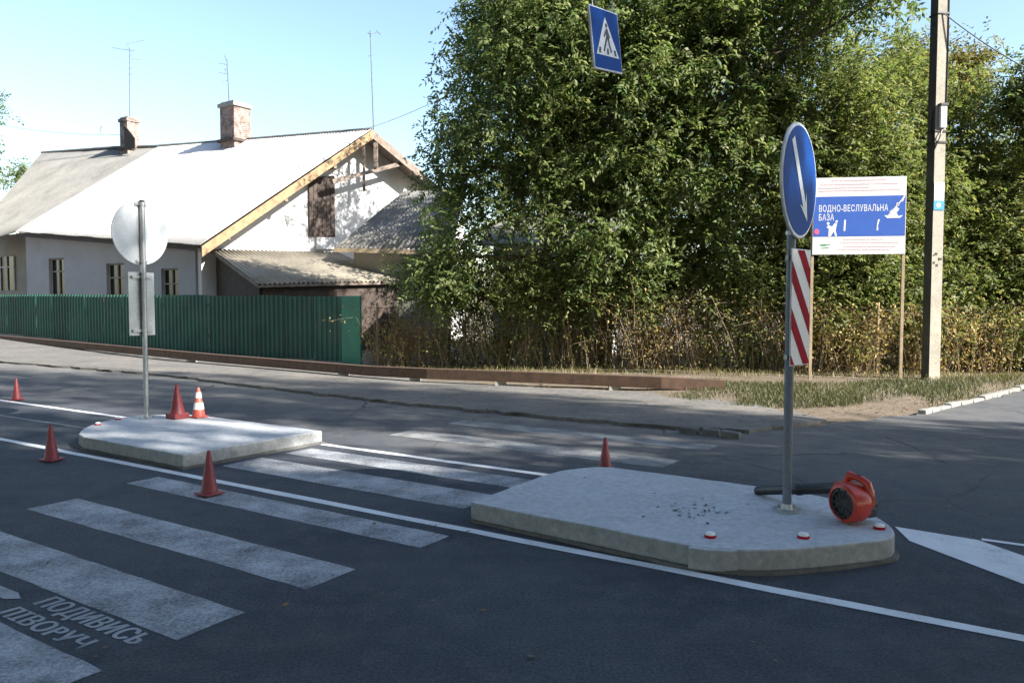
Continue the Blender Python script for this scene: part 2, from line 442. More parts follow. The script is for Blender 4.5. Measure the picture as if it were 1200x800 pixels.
# near-side pavement with a kerb, behind the camera
mb = MB(); mb.prism([W(-160, -30, -.05), W(3, -30, -.05), W(3, -7.3, -.05), W(-160, -7.3, -.05)], (0, 0, .15)); struct(mb.build('pavement', M['pavement']))
mb = MB(); mb.prism([W(-160, -7.3, -.05), W(3, -7.3, -.05), W(3, -7.15, -.05), W(-160, -7.15, -.05)], (0, 0, .17)); struct(mb.build('kerb', M['concrete_old'], bevel=.015))

# far-side footpath of old broken asphalt, a low slab with ragged front edge
fe = [(s, t + .02) for s, t in far_edge if -40 <= s <= -2.2 and t < 10.6]
back = jag([(-2.0, 11.2), (-3.6, 12.3), (-5.5, 12.5), (-10, 12.4), (-16, 13.4), (-24, 13.8), (-40, 14.2)], .35, .16, 9)
poly = fe + back
bmx = bmesh.new()
outline = [bmx.verts.new(W(s, t, .0)) for s, t in poly]
face = bmx.faces.new(outline)
bmesh.ops.triangulate(bmx, faces=[face]); 
ext = bmesh.ops.extrude_face_region(bmx, geom=list(bmx.faces))
for v in [g for g in ext['geom'] if isinstance(g, bmesh.types.BMVert)]:
    s_, t_ = ST(v.co)
    v.co.z = max(.045, terrain(v.co.x, v.co.y) + .035) if t_ < 11 else terrain(v.co.x, v.co.y) + .02
for v in bmx.verts:
    if v.co.z == 0: v.co.z = -.06
bmesh.ops.recalc_face_normals(bmx, faces=bmx.faces)
me = bpy.data.meshes.new('footpath'); bmx.to_mesh(me); bmx.free(); me.materials.append(M['pavement'])
o = bpy.data.objects.new('footpath', me); C.objects.link(o); struct(o)

def marking(name, pts, mat, z=.0018):
    mb = MB(); mb.add([W(s, t, z) for s, t in pts], [tuple(range(len(pts)))]); return struct(mb.build(name, mat))
def stripe(s0, s1, t0, t1, mat, seed):
    a = jag([(s0, t0), (s1, t0)], 0.15, .005, seed); b = jag([(s1, t0), (s1, t1)], 0.12, .006, seed + 1)
    c = jag([(s1, t1), (s0, t1)], 0.15, .005, seed + 2); d = jag([(s0, t1), (s0, t0)], 0.12, .006, seed + 3)
    marking('crosswalk_stripe', a[:-1] + b[:-1] + c[:-1] + d[:-1], mat)
for i, (s0, s1, t0, t1, m) in enumerate([(-6.3, -3.2, 1.30, 1.75, 'paint_worn'), (-6.25, -3.2, 2.10, 2.48, 'paint_worn'), (-6.25, -3.18, 2.87, 3.25, 'paint_worn'),
        (-6.43, -3.12, 3.76, 4.07, 'paint_worn'), (-6.35, -3.45, 4.68, 5.16, 'paint_worn'), (-6.33, -3.5, 5.45, 5.80, 'paint_worn'),
        (-6.2, -2.72, 6.90, 7.34, 'paint_faint'), (-6.15, -2.65, 7.99, 8.36, 'paint_faint')]):
    stripe(s0, s1, t0, t1, M[m], 20 + i * 5)
def line(s0, s1, tfun, w, mat, z=.0034):
    k = max(2, int(abs(s1 - s0) / .4)); rg = random.Random(int(s0 * 10))
    lo = [(s0 + (s1 - s0) * i / k, tfun(s0 + (s1 - s0) * i / k) - w / 2 + rg.uniform(-.006, .006)) for i in range(k + 1)]
    hi = [(s0 + (s1 - s0) * i / k, tfun(s0 + (s1 - s0) * i / k) + w / 2 + rg.uniform(-.006, .006)) for i in range(k + 1)]
    marking('lane_line', lo + hi[::-1], mat, z)
line(-60, 11, lambda s: 4.24, .085, M['paint_fresh'])
line(-60, -9.1, lambda s: 6.0, .095, M['paint_fresh'])
line(-6.4, -3.35, lambda s: 6.03, .09, M['paint_fresh'])
line(-60, -9.3, lambda s: 5.2 + .02 * (s + 10), .06, M['paint_faint'])
line(-.10, 11, lambda s: 5.92, .05, M['paint_fresh'])
marking('chevron_marking', [(-.62, 5.93), (-.12, 5.885), (.13, 5.66), (1.3, 4.72), (1.3, 4.32), (.7, 4.62), (.12, 5.08), (-.5, 5.62)], M['paint_fresh'], .0034)

def stencil(word, s0, s1, t0, t1, label):
    vs, fs = text_mb(word, 1.0, False, 1.08)
    x0 = min(v.x for v in vs); x1 = max(v.x for v in vs); y0 = 0; y1 = .73
    mb = MB()
    for k, ds_ in enumerate((0, .007, -.007)):      # thick stencil strokes
        mb.add([W(s0 + ds_ + (v.x - x0) / (x1 - x0) * (s1 - s0), t0 + (v.y - y0) / (y1 - y0) * (t1 - t0), .0018 + .0004 * k) for v in vs], fs)
    struct(mb.build('stencil_lettering', M['stencil'], recalc=False))
stencil('ПОДИВИСЬ', -4.22, -3.33, 1.955, 2.075, '')
stencil('ЛІВОРУЧ', -4.26, -3.50, 1.79, 1.90, '')
marking('stencil_arrow', [(-5.0, 1.93), (-4.82, 2.06), (-4.82, 1.985), (-4.45, 1.99), (-4.35, 1.955), (-4.42, 1.905), (-4.82, 1.905), (-4.82, 1.80)], M['stencil'], .003)

# ------------------------------------------------------------------ traffic islands
def island(poly, label, studs, h=.145):
    cx = sum(p[0] for p in poly) / len(poly); cy = sum(p[1] for p in poly) / len(poly)
    root = thing('traffic_island', label, 'traffic island', W(cx, cy, 0), 'concrete islands on the crossing')
    edge = jag(poly + [poly[0]], .13, .006, 17)[:-1]
    mb = MB(); mb.prism([W(s, t, .018) for s, t in edge], (0, 0, h - .018)); mb.build('slab', M['concrete'], root, bevel=.012)
    rg = random.Random(len(studs) + 40)
    foot = []
    for (a, b) in zip(poly, poly[1:] + poly[:1]):
        k = max(1, int(math.hypot(b[0] - a[0], b[1] - a[1]) / .09))
        for i in range(k):
            u = i / k; s = a[0] + (b[0] - a[0]) * u; t = a[1] + (b[1] - a[1]) * u
            d = math.hypot(s - cx, t - cy); g = 1 + rg.uniform(.005, .035) / d
            foot.append((cx + (s - cx) * g, cy + (t - cy) * g))
    mb = MB(); mb.prism([W(s, t, .001) for s, t in foot], (0, 0, .022)); mb.build('mortar_bed', M['mortar'], root)
    for (s, t) in studs:
        r_ = MB(); r_.lathe(W(s, t, h), [(.036, 0), (.036, .012), (.03, .016)], n=16)
        rr = r_.build('reflector', M['red'], root)
        q = MB(); q.lathe(W(s, t, h + .0165), [(.031, 0), (.029, .012), (.02, .017)], n=16); q.build('reflector_cap', M['white'], rr)
    return root
def arc(pts, k=3):
    """round a polyline (Catmull-Rom)"""
    out = []
    for i in range(len(pts) - 1):
        p0 = pts[max(i - 1, 0)]; p1 = pts[i]; p2 = pts[i + 1]; p3 = pts[min(i + 2, len(pts) - 1)]
        for j in range(k):
            u = j / k
            out.append(tuple(.5 * (2 * p1[a] + (p2[a] - p0[a]) * u + (2 * p0[a] - 5 * p1[a] + 4 * p2[a] - p3[a]) * u * u + (3 * p1[a] - p0[a] - 3 * p2[a] + p3[a]) * u ** 3) for a in (0, 1)))
    return out + [pts[-1]]
polyR = [(-3.2, 4.42), (-1.51, 4.31)] + arc([(-1.38, 4.34), (-1.12, 4.47), (-.73, 4.86), (-.555, 5.12), (-.60, 5.42), (-.85, 5.78), (-1.13, 5.97), (-1.59, 6.03)]) + [(-2.85, 6.06)] + arc([(-2.98, 6.0), (-3.15, 5.75), (-3.2, 5.45)])
island(polyR, 'concrete island carrying the blue arrow sign and the orange leaf blower', [(-1.48, 4.53), (-1.00, 4.82), (-.64, 5.28)])
rrt = bpy.data.objects['traffic_island']; mb = MB()
mb.prism([W(s_, t_, .012) for s_, t_ in ((-1.535, 4.285), (-1.40, 4.305), (-1.30, 4.355), (-1.265, 4.39), (-1.29, 4.44), (-1.53, 4.37))], (0, 0, .128)); mb.build('repaired_corner', M['concrete'], rrt, bevel=.01)
polyL = [(-6.52, 4.37), (-6.44, 6.06)] + [(-8.55, 6.08)] + arc([(-8.9, 6.02), (-9.25, 5.75), (-9.33, 5.4), (-9.1, 4.95), (-8.85, 4.7), (-8.55, 4.47)]) + [(-8.3, 4.40)]
island(polyL, 'concrete island carrying the sign seen from behind and two cones', [(-8.98, 4.93), (-9.2, 5.3)])
# raised square mortar patch where the post was set into the left slab, cracks and spots on the right slab are loose flakes
def flakes(name, pts, z, mat, size, seed):
    rg = np.random.default_rng(seed); n = len(pts)
    P = np.array([list(W(s, t, z + rg.uniform(.002, .008))) for s, t in pts])
    a = rg.uniform(0, 6.28, n); L = rg.uniform(.5, 1.3, n) * size; w = L * rg.uniform(.35, .7, n)
    d = np.stack([np.cos(a), np.sin(a), rg.uniform(-.15, .25, n)], 1); e = np.stack([-np.sin(a), np.cos(a), rg.uniform(-.3, .3, n)], 1)
    v = np.stack([P - d * L[:, None] / 2, P + e * w[:, None] / 2, P + d * L[:, None] / 2, P - e * w[:, None] / 2], 1)
    v[:, :, 2] = np.maximum(v[:, :, 2], z + .002)
    o = raw(name, v.reshape(-1, 3), n, mat); o['kind'] = 'stuff'; return o
pts = [(random.gauss(-1.75, .13), random.gauss(5.05, .13)) for _ in range(38)] + [(random.gauss(-2.3, .5), random.gauss(5.2, .35)) for _ in range(7)]
flakes('dark_debris', [p for p in pts if -3 < p[0] < -.8 and 4.6 < p[1] < 5.9], .146, M['black'], .035, 3)

# ------------------------------------------------------------------ cones
def cone_mesh(root, h, rb, base_h, base_w, body_mat, bands=False):
    mb = MB(); z0 = base_h
    prof = [(rb * 1.12, z0), (rb, z0 + .02), (rb * .24, h - .012), (rb * .15, h), (rb * .10, h), (rb * .09, h - .03)]
    mb.lathe(Vector(root.location), prof, n=24); mb.build('cone_body', body_mat, root, True)
    mb = MB(); c = Vector(root.location); mb.box(c + Vector((0, 0, base_h / 2 + .003)), base_w, base_w, base_h, (RD, ND, Vector((0, 0, 1)))); mb.build('cone_base', body_mat, root, bevel=.008)
    if bands:
        for (a, b) in ((.28, .5), (.66, .84)):
            mb = MB(); ra = rb - (rb * .76) * ((h * a - z0 - .02) / (h - z0 - .032)); r2 = rb - (rb * .76) * ((h * b - z0 - .02) / (h - z0 - .032))
            mb.lathe(Vector(root.location), [(ra + .003, h * a), (r2 + .003, h * b)], n=24); mb.build('white_band', M['white'], root, True)
small = thing('traffic_cone', 'small plain red cone on the white line in front of the zebra stripes', 'traffic cone', (-2.48, 6.23, .008), 'plain red traffic cones')
cone_mesh(small, .36, .065, .018, .175, M['cone_red'])
for (x, y, lab, rot, lean) in [(-4.60, 7.61, 'small plain red cone beside the concrete island carrying the sign seen from behind', .3, .02),
        (-8.11, 12.52, 'distant plain red cone on the line near the green fence end of the road', .7, .0),
        (.84, 6.85, 'small plain red cone half hidden behind the island with the leaf blower', .15, -.02)]:
    c = copy_tree(small, None, label=lab); c.location = (x, y, .0085); c.rotation_euler = (lean, 0, rot)
p = G(208, 490, .145); big = thing('traffic_cone', 'tall plain red cone with thick base on the concrete island', 'traffic cone', p, 'plain red traffic cones')
cone_mesh(big, .43, .085, .065, .20, M['cone_red'])
p = G(233, 489, .145); st_ = thing('striped_traffic_cone', 'orange traffic cone with white bands standing on the concrete island', 'traffic cone', p)
cone_mesh(st_, .38, .075, .02, .17, M['cone_orange'], True)

# ------------------------------------------------------------------ keep-right signs
def keep_right(base, label, facing, top, disc_z, plate_z0, plate_z1, post_mat, disc_dia, plate_w, back_mat, plate_facing=None, plate_shift=0):
    """facing: unit vector the face looks along"""
    root = thing('traffic_sign', label, 'traffic sign', base)
    b = Vector(base); Z = Vector((0, 0, 1)); f = Vector(facing).normalized(); x = Z.cross(f).normalized()   # x: to the viewer's right when facing the sign
    mb = MB(); mb.tube([b, b + Z * top], .03, 16); mb.build('post', post_mat, root, True)
    mb = MB(); mb.lathe(b, [(.095, .002), (.095, .012), (.04, .014), (.034, .05)], n=20); fl = mb.build('base_flange', M['galv'], root, True)
    for k in range(4):
        a = k * math.pi / 2 + .5
        q = MB(); q.lathe(b + Vector((math.cos(a) * .072, math.sin(a) * .072, .012)), [(.012, 0), (.012, .018)], n=6); q.build('bolt', M['galv'], fl)
    mb = MB(); mb.lathe(b + Z * top, [(.033, -.01), (.033, .01), (.02, .016)], n=16); mb.build('post_cap', M['dark_plastic'], root, True)
    c = b + Z * disc_z + f * .048; ax = (x, Z, f); r = disc_dia / 2
    mb = MB(); mb.lathe(c, [(r, -.012), (r, .0), (r - .004, .002)], ax, 56); disc = mb.build('disc', back_mat, root, True)
    mb = MB(); mb.lathe(c, [(r - .005, .0035), (r - .005, .0045)], ax, 56); mb.build('white_rim', M['white'], disc)
    mb = MB(); mb.lathe(c, [(r * .945, .0065), (r * .945, .0075)], ax, 56); mb.build('blue_field', M['blue'], disc)
    # white arrow: from upper left to lower right of the face
    A = Vector((-.40, .58)) * r * 1.15; B = Vector((.36, -.60)) * r * 1.12; d = (B - A).normalized(); n = Vector((-d.y, d.x)); hw = r * .085; hh = r * .22; hl = r * .46
    pts = [A + n * hw, B - d * hl * .7 + n * hw, B - d * hl + n * hh, B, B - d * hl - n * hh, B - d * hl * .7 - n * hw, A - n * hw]
    mb = MB(); mb.prism([c + x * p.x + Z * p.y + f * .009 for p in pts], f * .001); mb.build('arrow', M['white'], disc)
    # striped marker board under the disc
    fd, xd = f, x
    if plate_facing is not None:
        f = Vector(plate_facing).normalized(); x = Z.cross(f).normalized(); ax = (x, Z, f)
    pc = b + Z * ((plate_z0 + plate_z1) / 2) + f * .046 + x * plate_shift; ph = plate_z1 - plate_z0
    mb = MB(); mb.box(pc, plate_w, ph, .006, ax); plate = mb.build('marker_board', M['galv'], root, bevel=.002)
    mb = MB(); mb.box(pc + f * .005, plate_w - .012, ph - .012, .001, ax); mb.build('white_field', M['white'], plate)
    band = ph * .175; slope = 1.5
    mb = MB(); hwid = plate_w / 2 - .008
    for k in range(-1, 5):
        y0 = ph / 2 + .05 - k * ph * .40 + hwid * slope
        poly = [(-hwid, y0), (-hwid, y0 - band), (hwid, y0 - band - hwid * 2 * slope), (hwid, y0 - hwid * 2 * slope)]
        lim = ph / 2 - .008; out = []
        # clip to the board
        def clip(poly, f_):
            res = []
            for i in range(len(poly)):
                a, c_ = poly[i], poly[(i + 1) % len(poly)]; fa, fc = f_(a), f_(c_)
                if fa >= 0: res.append(a)
                if fa * fc < 0:
                    u = fa / (fa - fc); res.append((a[0] + (c_[0] - a[0]) * u, a[1] + (c_[1] - a[1]) * u))
            return res
        poly = clip(poly, lambda q: lim - q[1])
        if len(poly) > 2: poly = clip(poly, lambda q: q[1] + lim)
        if len(poly) > 2: mb.prism([pc + x * q[0] + Z * q[1] + f * .0065 for q in poly], f * .0008)
    mb.build('red_stripes', M['red'], plate)
    # brackets and clamps behind
    fp, xp = f, x
    for zc in (disc_z + r * .9, disc_z - r * .9, plate_z1 - .06, plate_z0 + .06):
        f, x = (fd, xd) if zc > plate_z1 else (fp, xp); ax = (x, Z, f)
        q = MB(); q.box(b + Z * zc + f * .026, .16 if zc > plate_z1 else plate_w * .8, .03, .018, ax)
        q.lathe(b + Z * zc - Z * .014, [(.037, 0), (.037, .028)], n=14); q.build('bracket', M['galv'], root)
    return root
baseR = G(922, 598, .145); YR = baseR.y
zR = lambda py: at(922, py, YR).z - .145
fR = Vector((.80, -.60, 0))
keep_right(baseR, 'blue round arrow sign above a red and white striped board on the near island', fR, zR(268), zR(213), zR(428), zR(292), M['post_grey'], .765, .26, M['sign_back'], Vector((.66, -.75, 0)), .045)
baseL = G(172, 490, .145); YL = baseL.y
zL = lambda py: at(171, py, YL).z - .145
fL = Vector((-.885, .465, 0))
keep_right(baseL, 'round sign and marker board seen from their plain grey backs on the far island', fL, zL(236), zL(273), zL(393), zL(319), M['galv'], .78, .36, M['sign_back'])

# ------------------------------------------------------------------ hanging crossing sign
def crossing_sign():
    tl, tr, bl, br = (694, 5), (727, 17), (697, 79), (725.5, 87)
    YA, YB = 8.35, 8.90
    A = at(*tl, YA); B = at(*tr, YB); D = at(*bl, YA)
    c = (at(*tl, YA) + at(*br, YB)) / 2
    x = (B - A).normalized(); z = (A - D).normalized(); z = (z - x * z.dot(x)).normalized(); f = x.cross(z)
    w = .72
    root = thing('pedestrian_crossing_sign', 'square blue pedestrian crossing sign hanging high over the road', 'traffic sign', c)
    hw = w / 2
    # the panel's own height follows the photograph
    hh = (A - D).length / 2; hw = (B - A).length / 2
    def P(u, v, d): return c + x * (u * hw) + z * (v * hh) + f * d
    def sq(u, v, d, e, t):
        mb = MB(); mb.prism([P(-u, -v, d), P(u, -v, d), P(u, v, d), P(-u, v, d)], f * t); return mb
    pan = sq(1, 1, -.02, 0, .02).build('panel', M['sign_back'], root, bevel=.002)
    sgn = -1 if f.dot(Vector((0, 0, H)) - c) < 0 else 1
    ff = f * sgn
    def lay(poly, d):
        mb = MB(); mb.prism([c + x * (u * hw) + z * (v * hh) + (ff * d if sgn > 0 else ff * (d + .02)) for u, v in poly], ff * .001); return mb
    lay([(-.985, -.985), (.985, -.985), (.985, .985), (-.985, .985)], .002).build('white_border', M['white'], pan)
    lay([(-.95, -.95), (.95, -.95), (.95, .95), (-.95, .95)], .005).build('blue_field', M['blue'], pan)
    lay([(-.80, -.52), (.80, -.52), (0, .74)], .008).build('white_triangle', M['white'], pan)
    fig = MB()
    def addp(poly): fig.prism([c + x * (u * hw) + z * (v * hh) + (ff * .011 if sgn > 0 else ff * .031) for u, v in poly], ff * .001)
    addp([(.035 + .075 * math.cos(a * .628), .46 + .075 * math.sin(a * .628)) for a in range(10)])
    addp([(-.02, .36), (.10, .36), (.14, .06), (-.04, .06)])
    addp([(-.02, .34), (-.02, .22), (-.17, .06), (-.22, .11)])
    addp([(.10, .35), (.23, .10), (.17, .05), (.09, .22)])
    addp([(-.04, .09), (.06, .09), (-.10, -.18), (-.23, -.40), (-.31, -.36), (-.17, -.13)])
    addp([(.03, .09), (.14, .09), (.20, -.16), (.30, -.36), (.21, -.40), (.10, -.16)])
    for (u0, u1) in ((-.62, -.48), (-.06, .06), (.46, .60)):
        addp([(u0 + .03 * (0 - u0) / .6, -.28), (u1 + .03 * (0 - u1) / .6, -.28), (u1 * 1.03, -.47), (u0 * 1.03, -.47)])
    fig.build('walking_figure', M['black'], pan)
    for u in (-.7, .7):
        mb = MB(); mb.tube([P(u, .97, -.01), P(u, .97, -.01) + Vector((0, 0, .45))], .008, 8); mb.build('hanger', M['galv'], root)
    return c, hh, P(-.7, .97, -.01) + Vector((0, 0, .45)), P(.7, .97, -.01) + Vector((0, 0, .45))
cs = crossing_sign()
d_ = (cs[3] - cs[2]).normalized()
mb = MB(); a0 = cs[2] - d_ * 14; b0 = cs[3] + d_ * 9
pp = [a0 + (b0 - a0) * (i / 24) + Vector((0, 0, .012 * ((i / 24 - .55) ** 2) * 100 - .0)) for i in range(25)]
zmin = min(pp, key=lambda q: (q - cs[2]).length).z
pp = [q + Vector((0, 0, cs[2].z - zmin + .28 * max(0, abs((q - cs[0]).dot(d_)) - .6))) for q in pp]
mb.tube(pp, .006, 6); tag(mb.build('span_wire', M['dark_plastic']), 'thin steel wire over the road that holds the square crossing sign', 'wire')

# ------------------------------------------------------------------ leaf blower
def blower():
    base = G(994, 612, .146)
    root = thing('leaf_blower', 'orange leaf blower with black tube lying on the concrete island', 'leaf blower', base)
    Z = Vector((0, 0, 1)); br = R(248); f = Vector((math.sin(br), math.cos(br), 0)); x = Z.cross(f).normalized()
    r = .13; c = base + Z * (r + .004) - f * .0
    ax = (x, Z, f)
    mb = MB()   # snail-shaped fan housing
    n = 40; prof = [(.0, -.085), (.75, -.085), (.97, -.07), (1.0, -.05), (1.0, .035), (.97, .055), (.86, .064), (.80, .066), (.80, .05)]
    o = []
    for (rr, h) in prof:
        for k in range(n):
            a = 2 * math.pi * k / n; rad = r * (1 - .10 * (k / n)) * rr
            o.append(c + (x * math.cos(a - 1.5) + Z * math.sin(a - 1.5)) * rad + f * h)
    mb.add(o, [(i * n + k, i * n + (k + 1) % n, (i + 1) * n + (k + 1) % n, (i + 1) * n + k) for i in range(len(prof) - 1) for k in range(n)])
    mb.build('fan_housing', M['blower'], root, True)
    mb = MB()
    mb.lathe(c, [(r * .80, .030), (r * .78, .056), (r * .60, .060), (r * .58, .045), (.03, .042)], ax, 36)
    gr = mb.build('intake_grille', M['dark_plastic'], root, True)
    q = MB()
    for k in range(10):
        a = k * math.pi / 5
        d = x * math.cos(a) + Z * math.sin(a); q.bar(c + d * .03 + f * .058, c + d * r * .74 + f * .062, .006)
    q.build('grille_bars', M['black'], gr)
    # engine block at the back
    mb = MB(); e = c - f * .115
    mb.box(e, .16, .18, .075, ax); mb.build('engine_cover', M['blower'], root, bevel=.022)
    mb = MB(); mb.lathe(c - f * .15 - Z * .02, [(.07, 0), (.07, -.03), (.045, -.04)], ax, 24); mb.build('starter_cover', M['dark_plastic'], root, True)
    mb = MB(); mb.box(e + x * .06 - Z * .06, .06, .07, .08, ax); mb.build('fuel_tank', M['dark_plastic'], root, bevel=.015)
    # handle: rises over the housing
    h0 = c + Z * .115 + x * .03 - f * .03
    path = [c + Z * .10 - x * .07 - f * .04, c + Z * .140 - x * .055 - f * .05, c + Z * .163 - x * .04 - f * .05, c + Z * .160 + x * .0 - f * .055, c + Z * .150 + x * .045 - f * .065, c + Z * .13 + x * .075 - f * .075, c + Z * .05 + x * .09 - f * .09]
    mb = MB(); mb.tube(path, [.024, .026, .030, .020, .024, .028, .028], 12); hd = mb.build('handle', M['blower'], root, True)
    q = MB(); q.box(c + Z * .165 + x * .02 - f * .058, .035, .03, .012, ax); q.build('trigger', M['dark_plastic'], hd)
    # outlet and tube
    tb = R(322); td = Vector((math.sin(tb), math.cos(tb), 0))
    s0 = c + Z * .075 + td * .02 - f * .04
    mb = MB(); mb.tube([s0, s0 + td * .10 - Z * .008], [.052, .044], 18); mb.build('outlet', M['blower'], root, True)
    end = G(893, 580, .146); end = Vector((end.x, end.y, .146 + .034)); s1 = s0 + td * .09 - Z * .007
    L = (end - s1)
    mb = MB(); mb.tube([s1, s1 + L * .45, s1 + L * .46, s1 + L * .5, s1 + L * .51, s1 + L * .93, end], [.039, .037, .042, .042, .035, .032, .030], 18)
    mb.tube([end - L * .01, end + L * .07], [.030, .034], 14); mb.build('blower_tube', M['dark_plastic'], root, True)
blower()

# ------------------------------------------------------------------ billboard
def billboard():
    br = G(1057, 447); YB = 14.7
    tl, trr, bl, brr = at(953, 209.5, YB + .25), at(1062, 207.5, YB), at(949, 299, YB + .25), at(1060.5, 297, YB)
    x = (trr - tl); x.z = 0; x.normalize(); Z = Vector((0, 0, 1)); f = x.cross(Z).normalized()
    if f.y > 0: f = -f
    w = (trr - tl).length; h = tl.z - bl.z; c = (tl + brr) / 2
    root = thing('information_board', 'white and blue information board on two thin posts by the hedge', 'signboard', (c.x, c.y, terrain(c.x, c.y)))
    ax = (x, Z, f)
    mb = MB(); mb.box(c, w, h, .02, ax); bd = mb.build('board', M['white'], root, bevel=.002)
    def lay(name, polys, d, mat):
        q = MB()
        for poly in polys: q.prism([c + x * (u * w) + Z * (v * h) + f * d for u, v in poly], f * .001)
        return q.build(name, mat, bd)
    y1, y0 = .5 - .245, .5 - .765
    lay('blue_band', [[(-.492, y0), (.496, y0), (.496, y1), (-.492, y1)]], .012, M['blue_banner'])
    def words(name, s, u, v, hu, size_w, mat, d=.014):
        vs, fs = text_mb(s, 1, True, 1.12); x0 = min(q.x for q in vs); x1 = max(q.x for q in vs)
        q = MB(); q.add([c + x * ((u + (p.x - x0) / (x1 - x0) * size_w) * w) + Z * ((v + p.y / .73 * hu) * h) + f * d for p in vs], fs); q.build(name, mat, bd, recalc=False)
    words('lettering', 'ВОДНО-ВЕСЛУВАЛЬНА', -.435, .06, .085, .745, M['white'])
    words('lettering', 'БАЗА', -.435, -.055, .085, .165, M['white'])
    # rower with paddle
    lay('rower_emblem', [[(.27, .0), (.30, -.035), (.44, -.035), (.47, .0), (.42, -.01), (.40, .03), (.43, .08), (.40, .11), (.37, .09), (.33, .05), (.32, .0)],
        [(.40, .13), (.425, .12), (.43, .15), (.41, .165), (.395, .15)],
        [(.30, -.01), (.31, -.015), (.46, .19), (.445, .195)], [(.44, .185), (.465, .175), (.49, .25), (.475, .25)]], .0145, M['white'])
    fy_ = -.065
    lay('figures_emblem', [[(u, v + fy_ * (1 if v > -.2 else .0)) for u, v in poly] for poly in ([(-.33, -.262), (-.30, -.262), (-.29, -.17), (-.27, -.2), (-.255, -.262), (-.235, -.262), (-.25, -.12), (-.235, -.02), (-.265, -.03), (-.29, -.07), (-.33, -.05), (-.35, -.08), (-.325, -.1)],
        [(-.35, -.04), (-.33, -.05), (-.315, -.03), (-.33, -.01), (-.345, -.015)], [(-.26, -.01), (-.24, -.02), (-.225, .0), (-.24, .015)])], .0145, M['white'])
    lay('exclamation_stroke', [[(-.165, -.195), (-.145, -.195), (-.14, -.05), (-.16, -.05)]], .0145, M['white'])
    lay('exclamation_stroke', [[(.19, -.195), (.21, -.19), (.205, -.13), (.225, -.05), (.205, -.05), (.195, -.11)]], .0145, M['white'])
    lay('red_dot', [[(-.455 + .028 * math.cos(a * .52), -.2 + .038 * math.sin(a * .52)) for a in range(12)]], .0145, M['pink'])
    lay('green_mark', [[(-.42, -.37), (-.37, -.36), (-.33, -.37), (-.30, -.355), (-.31, -.375), (-.36, -.385), (-.41, -.385)], [(-.40, -.41), (-.32, -.405), (-.32, -.415), (-.40, -.42)]], .0125, M['green_print'])
    rg = random.Random(5)
    for (v, u0, u1) in ((.455, -.30, .30), (.405, -.42, .44), (.36, -.44, .12), (.325, -.44, .46), (-.31, -.16, .28), (-.355, -.2, .45), (-.405, -.15, .40), (-.445, -.22, .36)):
        u = u0; lo = [(u0, v), (u1, v)]; hi = []
        while u < u1 - .03:
            L = rg.uniform(.012, .04); hi += [(u, v + .003), (u + .001, v + .014), (u + L, v + .014), (u + L + .001, v + .003)]; u += L + rg.uniform(.006, .015)
        ds = [lo + hi[::-1]]
        lay('small_print_lettering', ds, .0125, M['pale_red'])

    for u in (-.497, .49):
        b = c + x * (u * w) - f * .035
        mb = MB(); mb.box(Vector((b.x, b.y, (terrain(b.x, b.y) - .1 + tl.z) / 2)), .055, .05, tl.z - terrain(b.x, b.y) + .1, (x, f, Z)); mb.build('post', M['wood_post'], root, bevel=.004)
billboard()

